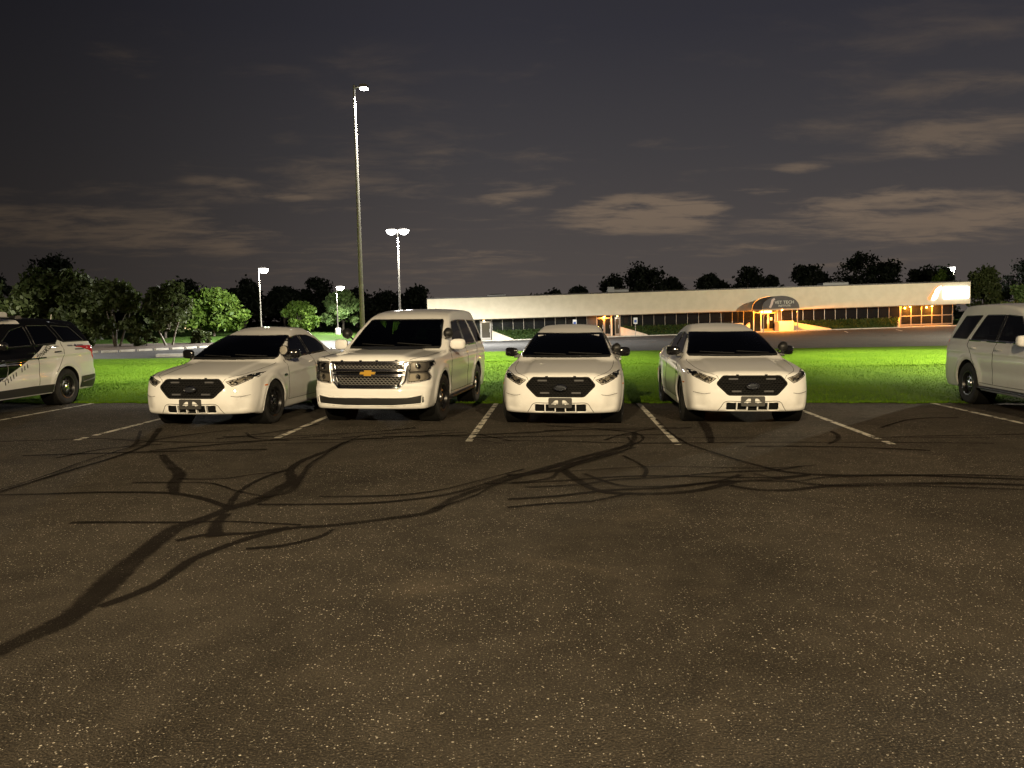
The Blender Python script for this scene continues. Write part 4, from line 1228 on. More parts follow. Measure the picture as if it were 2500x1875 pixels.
def tree(name, label, x, y, height, width, leaf, n, size, seed, trunk_h=.25, bark='bark', stems=1, lump=9, depth=None, group=None, cat='tree', flat=1.0):
    """tapered trunk with limbs; crown of leaf faces gathered in uneven clumps"""
    r = np.random.default_rng(seed)
    z0 = land_z(x, y) + .05 if y > 95 else hz(x, y) - .03
    root = empty(name, (x, y, z0))
    tag(root, label, cat, group)
    depth = depth or width
    ch = height * (1 - trunk_h)
    # clumps through the crown's volume, bigger low, ragged on top
    cl = []
    for i in range(lump * 3):
        u = r.uniform(0, 1) ** .8; a = r.uniform(0, 2 * math.pi)
        prof = math.sin(math.pi * min(1, .18 + .82 * (1 - u)) * .5 + .0) if u > .35 else .55 + .45 * u / .35
        rad = r.uniform(.15, .95) ** .6 * prof
        cl.append((math.cos(a) * rad * width * .47, math.sin(a) * rad * depth * .47, height * trunk_h + ch * (.10 + .80 * u) * flat, r.uniform(.55, 1.15)))
    cl = np.array(cl)
    k = r.integers(0, len(cl), n)
    R0 = .17 * (width + ch) * .5
    d = r.normal(size=(n, 3)); d /= np.linalg.norm(d, axis=1)[:, None]
    rad = R0 * cl[k, 3] * r.uniform(.0, 1, n) ** .42
    d[:, 2] *= .8
    C = cl[k, :3] + d * rad[:, None]
    C[:, 2] = np.maximum(C[:, 2], height * trunk_h * .75)
    # stray twigs sticking out
    m = n // 14
    C[:m] += d[:m] * R0 * r.uniform(.1, .55, m)[:, None]
    V, F = leaf_quads(C, r, size * .6, size * 1.3)
    mobj('crown', mesh_np('crown', V, F, M[leaf]), None, root)
    tb = MB()
    for s in range(stems):
        a = 2 * math.pi * s / max(1, stems) + r.uniform(0, 1); sp = .0 if stems == 1 else .10 * height
        rr = .020 * height + .03 if stems == 1 else .011 * height + .02
        top = (math.cos(a) * sp * 2.2, math.sin(a) * sp * 2.2, height * (trunk_h + .45 * (1 - trunk_h)))
        base = (math.cos(a) * sp * .35, math.sin(a) * sp * .35, -.1)
        midp = tuple(base[i] * .5 + top[i] * .5 + r.uniform(-.03, .03) * height for i in range(3))
        tb.tube([base, midp, top], [rr * 1.25, rr * .8, rr * .35], 8)
    for q in range(6):
        c = cl[int(r.integers(0, len(cl)))]
        s0 = (c[0] * .08, c[1] * .08, height * trunk_h * r.uniform(.7, 1.1) + .15 * ch)
        tb.tube([s0, ((s0[0] + c[0]) / 2, (s0[1] + c[1]) / 2, (s0[2] + c[2]) / 2 + .05 * ch), tuple(c[:3])], [.010 * height, .007 * height, .003 * height], 6)
    tb.build('trunk', M[bark], root, 60)
    return root

def px(p, y): return (p - 1250) / 1878.0 * y

G1 = 'trees beyond the drive'
# lit by the lamps: round leafy trees
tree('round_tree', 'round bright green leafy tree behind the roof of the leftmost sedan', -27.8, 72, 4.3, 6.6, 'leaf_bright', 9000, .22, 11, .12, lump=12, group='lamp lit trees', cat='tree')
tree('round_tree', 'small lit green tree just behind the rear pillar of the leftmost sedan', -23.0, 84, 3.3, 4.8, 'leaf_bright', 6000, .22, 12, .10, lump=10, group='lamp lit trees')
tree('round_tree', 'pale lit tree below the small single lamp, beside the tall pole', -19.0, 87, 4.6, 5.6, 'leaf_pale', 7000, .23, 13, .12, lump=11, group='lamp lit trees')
# olive trees on the left behind the mulch bed
tree('olive_tree', 'big dim green tree rising behind the patrol SUV light bar', -41.5, 58, 6.2, 8.4, 'leaf_mid', 8000, .24, 21, .14, lump=12, group=G1)
tree('olive_tree', 'wide olive tree directly above the patrol SUV tail', -33.4, 57, 5.6, 8.4, 'leaf_mid', 9000, .24, 22, .14, lump=14, group=G1)
tree('olive_tree', 'olive tree with three pale stems in the mulch bed', -27.2, 53, 4.6, 4.8, 'leaf_mid', 6000, .20, 23, .17, 'birch', 3, 10, group=G1)
tree('olive_tree', 'slim stemmed olive tree at the lawn edge of the mulch bed', -24.0, 54, 4.5, 4.0, 'leaf_mid', 5000, .19, 24, .18, 'birch', 2, 9, group=G1)
tree('olive_tree', 'grey green tree behind the grass bank, left of the round bright tree', -31.0, 69, 4.2, 5.4, 'leaf_mid', 5500, .22, 25, .14, lump=10, group=G1)
for i, (x, y, w, h, lab) in enumerate(((-29.6, 53.5, 2.6, 1.5, 'low dark shrub beside the patrol SUV tail light'), (-25.4, 53.2, 2.2, 1.2, 'low shrub between the pale stemmed trees'), (-23.2, 57.5, 1.9, 1.1, 'small shrub at the foot of the grass bank'))):
    tree('shrub', lab, x, y, h, w, 'leaf_mid', 1500, .15, 40 + i, .08, stems=3, lump=6, group='shrubs in the mulch bed', cat='shrub')
# dark trees against the sky: heading in the photo's frame, distance, height, width
dark = [(-56.0, 95, 9.4, 8.0, 'black tree crown standing tallest behind the olive trees at far left'),
        (-62.5, 92, 7.2, 9.0, 'dark tree at the left edge of the view behind the patrol SUV'),
        (-47.8, 112, 7.2, 12.0, 'broad dark tree behind the round bright green tree'),
        (-40.8, 118, 7.9, 7.0, 'dark tree just left of the lamp over the leftmost sedan'),
        (-35.5, 121, 6.6, 7.4, 'short dark tree right of the lamp over the leftmost sedan'),
        (-31.0, 125, 7.9, 8.6, 'dark tree behind the small single lamp'),
        (-25.0, 125, 6.2, 9.0, 'dark tree behind the tall pole'),
        (-20.4, 128, 6.2, 8.0, 'dark tree between the tall pole and the twin lamp'),
        (-15.6, 128, 7.2, 8.0, 'dark rounded tree right of the twin lamp pole')]
for i, (x, y, h, w, lab) in enumerate(dark):
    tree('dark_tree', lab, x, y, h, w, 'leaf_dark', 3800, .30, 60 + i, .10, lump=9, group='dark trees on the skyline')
back = [(-5.6, 118, 5.6, 6.5, 'low dark tree showing over the left end of the office roof'),
        (6.3, 118, 6.5, 4.6, 'small dark tree over the office roof right of the roof lamp'),
        (15.6, 119, 8.4, 7.0, 'dark tree on the left flank of the large one over the middle of the roof'),
        (20.2, 118, 10.0, 9.6, 'large dark tree over the middle of the office roof'),
        (25.2, 121, 7.8, 6.0, 'low dark tree on the right flank of the large one over the roof'),
        (30.0, 118, 8.4, 5.0, 'dark tree alone over the roof left of the awning'),
        (36.2, 118, 8.8, 8.6, 'broad dark tree over the roof above the awning'),
        (40.8, 121, 8.2, 6.0, 'low dark tree just right of the one above the awning'),
        (45.0, 118, 9.4, 7.4, 'dark tree over the roof between the awning and the tall dark tree'),
        (53.6, 118, 11.4, 9.4, 'tallest dark tree over the right part of the office roof'),
        (58.2, 120, 9.6, 7.6, 'dark tree leaning on the right side of the tallest one over the roof'),
        (64.0, 121, 8.6, 8.0, 'dark tree just left of the lamp above the lit sign'),
        (10.6, 122, 6.9, 5.0, 'low dark tree peeping over the roof left of the large one'),
        (33.0, 122, 7.4, 5.4, 'low dark tree filling the gap left of the awning over the roof'),
        (49.2, 123, 8.2, 6.0, 'low dark tree at the left foot of the tallest one over the roof'),
        (68.5, 123, 8.4, 7.0, 'low dark tree behind the lamp above the lit sign'),
        (80.5, 120, 9.6, 11.0, 'dark tree at the right edge of the view')]
for i, (x, y, h, w, lab) in enumerate(back):
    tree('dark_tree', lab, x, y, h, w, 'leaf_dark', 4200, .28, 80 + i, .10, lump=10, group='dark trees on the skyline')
tree('grey_bush', 'grey green bush at the right end of the office', 55.0, 90, 6.6, 5.6, 'leaf_mid', 5000, .22, 95, .08, lump=10, group='bushes right of the office', cat='bush')
tree('grey_bush', 'pale bush behind the white SUV roof at the right edge', 55.6, 84, 4.2, 5.0, 'leaf_pale', 4000, .20, 96, .08, lump=9, group='bushes right of the office', cat='bush')
tree('grey_bush', 'small leafy bush showing above the roof under the lamp by the sign', 60.0, 108, 7.4, 2.6, 'leaf_bright', 1800, .2, 97, .3, lump=6, group='bushes right of the office', cat='bush')

# distant wood that closes the horizon
def far_wood():
    r = np.random.default_rng(8); n = 26000
    x = r.uniform(-170, 190, n); y = r.uniform(150, 162, n)
    top = 4.6 + 1.3 * np.sin(x * .11) + 1.0 * np.sin(x * .037 + 1) + .6 * np.sin(x * .33) + 1.6 * (x < -14) 
    z = land_z(0, 155) + top * r.uniform(0, 1, n) ** .6
    V, F = leaf_quads(np.stack([x, y, z], 1), r, .45, .9)
    o = mobj('far_wood', mesh_np('far_wood', V, F, M['leaf_dark']), None)
    tag(o, 'dark far off line of woodland closing the horizon', 'woodland', None, 'stuff')
far_wood()

# a small lit house far behind the grass bank
hs = empty('far_house', (-51.0, 120, .45))
tag(hs, 'tiny far house with a brightly lit wall beyond the grass bank', 'house')
MB().box(-1.5, 1.5, 0, 3, -.3, 1.0).build('wall', pmat('house_wall', (.55, .45, .32), .8), hs)
MB().prism([(-1.7, 1.0), (1.7, 1.0), (0, 2.0)], 'y', -.2, 3.2).build('roof', pmat('house_roof', (.20, .05, .03), .8), hs)
MB().box(-.3, 1.2, -.06, -.01, -.1, .8).build('lit_window', pmat('house_window', (.9, .8, .6), .4, 0, .3, 0, (1, .72, .38), 3.0), hs)


# ------------------------------------------------------------------ light poles
M['pole'] = varied('weathered_pole', (.095, .088, .075), (.13, .12, .10), 4, .6, 0, 30, .2)
M['head'] = pmat('lamp_head_bronze', (.06, .055, .05), .45, .5)
def lens_mat(name, col, st):
    return pmat(name, (.9, .9, .9), .4, 0, .3, 0, col, st)
M['led_lens'] = lens_mat('lit_led_lens', (1, .98, .94), 40.0)
M['led_lens_warm'] = lens_mat('lit_warm_lens', (1, .86, .62), 40.0)

def light_pole(x, y, h, heads, watts, col, label, rad=.11, arm=.7, tilt=0.0, zb=None, spread=150, lens='led_lens', size=.42, soft=.22, bowl=0.0, aim=None, cone=0):
    """pole on a concrete foot; heads = list of headings (degrees, 0 = +x)"""
    z = hz(x, y) if zb is None else zb
    e = empty('light_pole', (x, y, z)); e.rotation_euler = (0, tilt, 0)
    tag(e, label, 'street lamp', 'parking lot light poles')
    MB().lathe([(.28, -.1), (.28, .55), (.24, .60), (.01, .60)], 20, 'z').build('foot', M['concrete'], e, 40)
    MB().lathe([(rad, .58), (rad * .40, h), (.01, h + .01)], 14, 'z').build('pole', M['pole'], e, 60)
    for a in heads:
        c, s = math.cos(R(a)), math.sin(R(a))
        MB().tube([(0, 0, h - .12), (c * arm * .5, s * arm * .5, h - .08), (c * arm, s * arm, h - .07)], .035, 8).build('arm', M['pole'], e, 60)
        hd = empty('lamp_head', (c * (arm + size * .7), s * (arm + size * .7), h - .07), R(a), e)
        MB().prism(round_poly([(-size * .7, -.05), (size * .7, -.05), (size * .7, .03), (size * .3, .08), (-size * .7, .08)], .02, 2), 'y', -size * .55, size * .55).build('housing', M['head'], hd)
        if bowl:      # round lens, oversized so its shape stands for the lamp's glare
            b_ = MB().lathe([(max(.01, bowl * math.cos(R(q))), -bowl * .9 * math.sin(R(q))) for q in range(0, 91, 15)], 20, 'z', (0, 0, -.051)).build('lens', M[lens], hd, 60)
        else:
            MB().box(-size * .6, size * .6, -size * .47, size * .47, -.10, -.052).build('lens', M[lens], hd)
        ld = bpy.data.lights.new('lamp_light', 'SPOT' if aim or cone else 'POINT'); ld.energy = watts; ld.color = col; ld.shadow_soft_size = soft
        lo = bpy.data.objects.new('lamp_light', ld); COL.objects.link(lo); lo.parent = hd; lo.location = (0, 0, -.10 - bowl * .9 - soft)
        if cone: ld.spot_size = R(cone); ld.spot_blend = .45
        if aim:       # floodlight: a beam with a soft edge
            ld.spot_size = R(spread); ld.spot_blend = 1.0
            p = Vector((x + c * (arm + size * .7), y + s * (arm + size * .7), z + h)); d = Vector(aim) - p
            lo.rotation_mode = 'QUATERNION'
            lo.rotation_quaternion = Matrix.Rotation(-R(a), 3, 'Z').to_quaternion() @ d.to_track_quat('-Z', 'Y')
    return e
COOL = (1.0, .97, .90); WARM = (1.0, .78, .47)
TL = -R(.6)
light_pole(-5.78, 30, 10.6, [0], 36000, COOL, 'tallest light pole, plain tapered shaft rising behind the white SUV', .105, .22, TL, size=.22, soft=.16, cone=116)
light_pole(-8.9, 62, 9.4, [0, 180], 34000, COOL, 'light pole with two lit heads right of the tall pole', .09, .20, TL, bowl=.40, cone=166)
light_pole(-21.4, 66, 6.0, [10], 9000, COOL, 'single lit light pole above the roof of the leftmost sedan', .08, .10, TL, bowl=.40)
light_pole(-18.0, 80, 4.95, [10], 8000, COOL, 'small single lit light pole left of the tall brown pole', .08, .10, TL, bowl=.40, cone=166)
light_pole(71.4, 125, 8.6, [180], 3000, COOL, 'lit light pole behind the office above the lit sign', .10, .2, 0, bowl=.62)
light_pole(-.5, 140, 5.9, [0], 1500, COOL, 'lit lamp just clearing the office roof near its left end', .10, .1, 0, bowl=.6)
# the same row goes on to both sides of the view along the lawn
light_pole(19.8, 26.5, 10.2, [180], 38000, (1, .93, .78), 'light pole in the lawn strip out of view to the right', .12, .2, 0, soft=.12, cone=116)
light_pole(-30.0, 31.0, 10.2, [0], 26000, COOL, 'light pole in the lawn strip out of view to the left', .12, .2, 0, soft=.12, cone=116)
# floodlights of the near lot, behind the camera, that light the cars' fronts
light_pole(-6.5, -16, 10.5, [90], 26500, WARM, 'warm floodlight pole behind the camera to the left', .12, .4, 0, 0, 62, 'led_lens_warm', .5, .14, 0, (-1.2, 11, .4))
light_pole(7.5, -17, 10.5, [90], 26500, WARM, 'warm floodlight pole behind the camera to the right', .12, .4, 0, 0, 62, 'led_lens_warm', .5, .14, 0, (1.8, 11, .4))
# lamps of the far lot, off to the right, that light the office front
light_pole(42.0, 50, 9.0, [100], 33000, (1, .88, .64), 'lit light pole in the far lot out of view to the right', .10, .6, 0, None, 160, 'led_lens_warm')
light_pole(-39.0, 43.0, 8.5, [45], 16000, (1, .92, .74), 'added unseen light pole by the drive to the left, brightening the trees', .10, .5, 0, cone=160)  # invented lamp, added out of view to brighten the olive trees


# ------------------------------------------------------------------ sedan
def sedan_fields():
    Wp = hermite([(-2.75, .70), (-2.5, .84), (-2.2, .915), (-1.8, .955), (-1.4, .965), (0, .962), (1.4, .96), (2.0, .93), (2.4, .88), (2.7, .78)])
    S = hermite([(0.10, .075), (0.22, .045), (0.36, .018), (0.55, .0), (0.72, .006), (0.84, .02), (0.92, .035), (1.0, .075), (1.10, .14), (1.3, .3)])
    plan = hermite([(0, 0), (.25, .008), (.45, .03), (.62, .075), (.75, .145), (.86, .26), (.95, .48), (1.1, .95)])
    prof = hermite([(.1, .14), (.23, .06), (.31, .02), (.43, .0), (.53, .004), (.63, .022), (.73, .05), (.81, .085), (.92, .20), (1.1, .5)])
    Th = hermite([(-2.8, .69), (-2.56, .805), (-2.45, .842), (-2.2, .888), (-1.8, .945), (-1.4, .992), (-1.1, 1.022), (-.6, 1.06), (.5, 1.10), (1.4, 1.12), (1.9, 1.135), (2.3, 1.13), (2.5, 1.11), (2.8, 1.02)])
    rearp = hermite([(.1, .10), (.25, .03), (.45, 0), (.62, .0), (.75, .05), (.95, .10), (1.1, .10), (1.3, .2)])
    G = hermite([(-1.75, .80), (-1.30, 1.02), (-1.0, 1.155), (-.7, 1.285), (-.4, 1.40), (-.15, 1.468), (.15, 1.54), (.5, 1.59), (.85, 1.585), (1.15, 1.515), (1.45, 1.36), (1.75, 1.225), (2.0, 1.11), (2.4, .9)])
    def solid(x, y, z):
        ax = np.abs(x)
        fl = 0.016 * (np.exp(-((np.sqrt((y + 1.585)**2 + (z - .36)**2) - .43) / .06)**2) + np.exp(-((np.sqrt((y - 1.283)**2 + (z - .36)**2) - .43) / .06)**2))
        line = 0.010 * np.exp(-((z - (0.80 + 0.035 * (y + 1.2))) / .035)**2) * sstep(y, -1.4, -0.9)
        rock = 0.010 * np.exp(-((z - .33) / .05)**2)
        side = (ax - (Wp(y) - S(z) + fl * sstep(z, .2, .4) + line - rock * sstep(np.abs(y), 1.3, 1.0))) * 0.96
        # front fascia with a soft brow over the corner pockets
        pocket = 0.022 * np.exp(-((ax - .78) / .075)**2) * sstep(z, .54, .495) * sstep(z, .30, .35)
        front = (-2.575 + plan(ax) + prof(z) + pocket - y) * 0.93
        rear = (y - (2.575 - plan(ax) * .55 - rearp(z))) * .95
        dome = 0.016 * sstep(ax, .60, .50) * sstep(y, -.7, -1.3) - 0.012 * sstep(ax, .50, .20) * sstep(y, -.8, -1.6) * 0.3
        top = (z - (Th(y) + dome - .055 * (ax / .9)**2.2)) * .95
        bot = (.20 + .045 * sstep(y, -1.9, -2.3) + .03 * sstep(y, 1.6, 2.5) - z)
        lower = smax(smax(side, top, .07), smax(front, rear, .02), .05)
        lower = smax(lower, bot, .04)
        yw = y - .20 * (ax / .75)**2 * sstep(y, .4, -.6) + .16 * (ax / .7)**2 * sstep(y, .7, 1.6)
        gt = (z - (G(yw) - .045 * (ax / .6)**2.2 * sstep(z, 1.2, 1.5))) * .84
        gs = (ax - (.845 - .47 * (z - 1.0) - .10 * (z - 1.0)**2 * 2 - .08 * sstep(y, 1.0, 2.1))) * .90
        gh = smax(gt, gs, .06)
        gh = np.maximum(gh, .9 - z)
        return smin(lower, gh, .025), gh
    return solid, plan

SED_GR = round_poly([(-.527, 0.678), (-.43, 0.792), (.43, 0.792), (.527, 0.678), (.36, 0.512), (-.36, 0.512)], .03, 3)
SED_HL = [(.535, 0.757), (.63, 0.683), (.70, 0.705), (.80, 0.757), (.905, 0.815), (.90, 0.877), (.80, 0.850), (.66, 0.793)]
SED_LOW = round_poly([(-.39, 0.390), (.39, 0.390), (.39, 0.280), (-.39, 0.280)], .015, 2)
SED_WS = round_poly([(-.765, 1.060), (.765, 1.060), (.60, 1.432), (-.60, 1.432)], .04, 3)
SED_W1 = round_poly([(-.73, 1.06), (-.17, 1.385), (.30, 1.428), (.32, 1.075)], .03, 3)
SED_W2 = round_poly([(.40, 1.078), (.38, 1.428), (.78, 1.418), (1.10, 1.335), (1.33, 1.20), (1.30, 1.105)], .03, 3)
SED_RW = round_poly([(-.60, 1.19), (.60, 1.19), (.52, 1.44), (-.52, 1.44)], .04, 3)

def hl_sym(p, s):
    return [(s * x, z) for x, z in p]

def build_sedan():
    solid, plan = sedan_fields()
    f0 = lambda x, y, z: solid(x, y, z)[0]
    def cut(x, y, z):
        v, gh = solid(x, y, z)
        ax = np.abs(x)
        # cabin
        cab = np.minimum(np.maximum(gh + .045, 1.0 - z), np.maximum.reduce([ax - .74, -.95 - y, y - 1.45, .42 - z, z - 1.06]))
        v = np.maximum(v, -cab)
        for ya in (-1.585, 1.283):
            v = np.maximum(v, -arch_cut(x, y, z, ya, .355, .395, .62))
        m = (ax < .6) & (y < -2.2) & (z > .4) & (z < .85)
        if m.any():
            d = np.maximum(poly_sd(x[m], z[m], SED_GR), y[m] - (-2.575 + plan(ax[m]) + .105)); v[m] = np.maximum(v[m], -d)
        m = (ax < .45) & (y < -2.2) & (z > .18) & (z < .40)
        if m.any():
            d = np.maximum(poly_sd(x[m], z[m], SED_LOW), y[m] - (-2.575 + plan(ax[m]) + .105)); v[m] = np.maximum(v[m], -d)
        m = (ax > .48) & (y < -1.75) & (z > .6) & (z < .95)
        if m.any():
            d = np.maximum(poly_sd(ax[m], z[m], SED_HL) + .016, -(v[m] + .05)); v[m] = np.maximum(v[m], -d)
        m = (z > 1.02) & (ax > .4) & (y > -1.1) & (y < 1.5)
        if m.any():
            d = np.minimum(poly_sd(y[m], z[m], SED_W1), poly_sd(y[m], z[m], SED_W2)) + .012
            v[m] = np.maximum(v[m], -d)
        m = (z > 1.03) & (y < .1)
        if m.any():
            v[m] = np.maximum(v[m], -(poly_sd(x[m], z[m], SED_WS) + .012))
        m = (z > 1.15) & (y > 1.0)
        if m.any():
            v[m] = np.maximum(v[m], -(poly_sd(x[m], z[m], SED_RW) + .012))
        return v
    root = empty('police_sedan')
    V, Q = surface_nets(cut, (-1, -2.7, .12), (1.0, 2.7, 1.66), .0215)
    mobj('body', dark_inside(mesh_np('sedan_body', V, Q, M['white_paint'], 38), f0), None, root)
    sh = Shell(f0, (5.15, 1.94, 1.62))
    # dark liners behind the wheels and floor pan
    for ya in (-1.585, 1.283):
        for s in (-1, 1):
            MB().lathe([(.385, s * .93), (.385, s * .60), (.02, s * .60)], 28, 'x', (0, ya, .36)).build('wheel_liner', M['well'], root, 50)
    MB().box(-.78, .78, -2.0, 2.2, .20, .30).build('floor_pan', M['well'], root)
    for ya in (-1.585, 1.283):
        side_line(sh, root, 'arch_lip', [(ya + .397 * math.cos(R(a)), .355 + .397 * math.sin(R(a))) for a in range(-15, 196, 10)], M['white_paint'], .012, -.006)
    # glazing
    fr = sh.patch(SED_WS, 'front', .004, 0).build('windshield', M['mid_glass'], root, 60)
    sh.line(SED_WS, 'front', .011, .0, True).build('gasket', M['black_trim'], fr, 60)
    sh.patch(round_poly([(-.745, 1.036), (.745, 1.036), (.755, 1.072), (-.755, 1.072)], .01, 2), 'front', .006, 0).build('cowl', M['black_trim'], root, 60)
    side_patch(sh, root, 'front_window', SED_W1, M['dark_glass'])
    side_patch(sh, root, 'rear_window', SED_W2, M['dark_glass'])
    side_patch(sh, root, 'pillar_trim', [(.325, 1.075), (.305, 1.43), (.375, 1.43), (.395, 1.078)], M['gloss_black'], .003, False)
    o = sh.patch(SED_RW, 'rear', .004, 0).build('back_glass', M['dark_glass'], root, 60)
    sh.line(SED_RW, 'rear', .01, .0, True).build('gasket', M['black_trim'], o, 60)
    # wipers
    for pts in (((.60, 1.08), (.05, 1.11)), ((.0, 1.08), (-.55, 1.10))):
        sh.line(pts, 'front', .008, .014).build('wiper', M['black_trim'], root)
    # main grille
    g = shift_mb(sh.patch(inset_poly(SED_GR, -.012), 'front', 0, 0), (0, .050, 0)).build('grille', M['well'], root)
    sh.line(SED_GR, 'front', .015, -.002, True, .03, 8).build('surround', M['mesh_black'], g, 60)
    hexmesh(sh, inset_poly(SED_GR, .01), .03, .030, .0045, 'grille_mesh', M['mesh_black'], g, .022, .62)
    y0 = -2.575 + .03
    for (sx, sz, s) in ((.0, .615, 1),):
        e = MB(); e.lathe([(.001, -.012), (.052, -.010), (.060, 0.004)], 28, 'y'); e.v = [(v[0] * 1.55, v[1], v[2] * .74) for v in e.v]
        em = shift_mb(e, (0, -2.573, .645)).build('emblem', M['blue_emblem'], g, 50)
        r = MB().tube([(.094 * math.cos(2 * math.pi * k / 28), -2.583, .645 + .045 * math.sin(2 * math.pi * k / 28)) for k in range(28)], .010, 6, True)
        r.build('emblem_ring', M['chrome'], em, 60)
    for (sx, sz) in ((-.28, .75), (.28, .75), (-.24, .565), (.24, .565)):
        yy = sh.project([(sx, sz)], 'front')[0][1]
        MB().box(sx - .07, sx + .07, yy + .006, yy + .03, sz - .012, sz + .012).build('strobe_light', M['strobe'], g)
    # lower intake with upright bars
    lo = shift_mb(sh.patch(inset_poly(SED_LOW, -.01), 'front', 0, 0), (0, .055, 0)).build('lower_grille', M['well'], root)
    for i in range(4):
        x = -.234 + i * .156
        a, b = sh.project([(x, .275), (x, .395)], 'front')
        MB().prism([(a[1] - .002, .273), (a[1] + .05, .273), (b[1] + .05, .397), (b[1] - .002, .397)], 'x', x - .008, x + .008).build('bar', M['white_paint'], lo)
    sh.line([(-.52, .245), (-.47, .32), (-.40, .408), (-.2, .412), (.2, .412), (.40, .408), (.47, .32), (.52, .245)], 'front', .0045, -.001).build('valance_seam', M['seam'], root)
    for s in (-1, 1):
        sh.line([(s * .62, .535), (s * .72, .520), (s * .86, .542)], 'front', .004, -.001).build('bumper_crease', M['seam'], root)
    # licence plate bracket, two openings
    br = empty('plate_bracket', (0, -2.590, .415), 0, root)
    def plate(poly): return MB().prism(poly, 'y', -.012, .0)
    outer = round_poly([(-.178, -.075), (.178, -.075), (.178, .078), (-.178, .078)], .02, 3)
    bm = bmesh.new()
    holes = []
    for s in (-1, 1):
        holes.append(round_poly([(s * .03, -.03), (s * .03, .045), (s * .075, .045), (s * .15, -.03)][::s], .018, 3))
    def ring(poly, yv):
        vs = [bm.verts.new((p[0], yv, p[1])) for p in poly]
        return [bm.edges.new((vs[i], vs[(i + 1) % len(vs)])) for i in range(len(vs))]
    es = ring(outer, 0)
    for h_ in holes: es += ring(h_, 0)
    bmesh.ops.triangle_fill(bm, use_beauty=True, use_dissolve=False, edges=es)
    ex = bmesh.ops.extrude_face_region(bm, geom=list(bm.faces))
    bmesh.ops.translate(bm, vec=(0, .014, 0), verts=[v for v in ex['geom'] if isinstance(v, bmesh.types.BMVert)])
    bmesh.ops.recalc_face_normals(bm, faces=bm.faces)
    me = bpy.data.meshes.new('plate_frame'); bm.to_mesh(me); bm.free()
    mobj('plate_frame', me, M['plate_holder'], br)
    # headlights
    for s in (-1, 1):
        P = hl_sym(SED_HL, s)
        bowl = shift_mb(sh.patch(inset_poly(P, -.008), 'front', 0, 0), (-s * .01, .045, 0)).build('headlight', M['headlamp_bowl'], root, 60)
        sh.patch(inset_poly(P, -.003), 'front', .003, .01).build('lens', M['lens'], bowl, 60)
        sh.line(P, 'front', .005, .0, True).build('seal', M['seam'], bowl)
        for (cx, cz, r) in ((.665, .722, .036), (.775, .768, .028)):
            c = sh.project([(s * cx, cz)], 'front')[0]
            MB().lathe([(r, -.012), (r * 1.1, .0), (r * .92, .004), (r * .80, -.01), (r * .4, -.028), (.001, -.032)], 20, 'y', (c[0], c[1] + .035, c[2])).build('projector', M['dull_chrome'], bowl, 60)
    # shut lines
    for s in (-1, 1):
        sh.line([(s * .47, -2.50), (s * .66, -2.30), (s * .765, -1.9), (s * .80, -1.4), (s * .80, -1.15)], 'top', .004, -.001).build('hood_seam', M['seam'], root)
    sh.line([(-.47, -2.505), (-.2, -2.535), (.2, -2.535), (.47, -2.505)], 'top', .004, -.001).build('hood_seam', M['seam'], root)
    side_line(sh, root, 'door_seam', [(-.98, .34), (-.99, .7), (-.92, 1.02)], M['seam'])
    side_line(sh, root, 'door_seam', [(.36, .34), (.37, .7), (.36, 1.07)], M['seam'])
    side_line(sh, root, 'door_seam', [(1.02, .55), (1.2, .8), (1.36, .95), (1.36, 1.10)], M['seam'])
    side_line(sh, root, 'door_seam', [(-.98, .34), (.36, .33), (.88, .33)], M['seam'])
    side_line(sh, root, 'window_moulding', [(-.84, 1.045), (.3, 1.064), (1.32, 1.094)], M['black_trim'], .010, .002)
    for yh in (.20, 1.16):
        for ax, s in (('left', -1), ('right', 1)):
            P = sh.project([(yh - .09, .93), (yh - .06, .932), (yh + .06, .938), (yh + .09, .938)], ax, .022)
            P[0] -= [s * .024, 0, 0]; P[3] -= [s * .024, 0, 0]
            MB().tube([tuple(p) for p in P], .012, 8).build('door_handle', M['white_paint'], root, 60)
    # fender vent badge and marker
    for ax in ('left', 'right'):
        sh.patch(round_poly([(-1.18, .745), (-1.05, .755), (-1.06, .80), (-1.16, .79)], .012, 2), ax, .006).build('fender_vent', M['gloss_black'], root)
        sh.patch(round_poly([(1.99, .60), (2.14, .60), (2.14, .64), (1.99, .64)], .01, 2), ax, .004).build('side_marker', M['red_lens'], root)
        sh.patch(round_poly([(-1.97, .655), (-1.88, .655), (-1.88, .675), (-1.97, .675)], .008, 2), ax, .003).build('side_marker', M['amber'], root)
    # tail lamps
    for s in (-1, 1):
        sh.patch(round_poly([(s * .50, .86), (s * .86, .84), (s * .86, 1.0), (s * .60, 1.0)], .03, 3), 'rear', .006).build('tail_light', M['red_lens'], root, 60)
    MB().box(-.26, .26, 2.50, 2.54, .73, .87).build('rear_plate', M['paper'], root)
    for s in (-1, 1):
        mirror(root, (s * .825, -.80, 1.02), (.22, .12, .160), M['gloss_black'], s)
        for ya in (-1.585, 1.283):
            wheel(root, s * .835, ya, .363, .245, .235, s, M['steel_rim'], M['chrome'], R(-4) if ya < 0 else 0)
    sp = spotlight(root, (.865, -.95, 1.19), (-.25, -.95, .15))
    MB().tube([(.865, -.93, 1.17), (.78, -.82, 1.08)], .014, 8).build('spotlight_arm', M['black_trim'], root)
    interior(root, -.98, 1.03, .72, .50, 1.02, 1.02)
    # antenna
    MB().tube([(0, 1.05, 1.52), (0, 1.10, 1.59)], [.03, .012], 8).build('antenna', M['black_trim'], root, 60)
    return root


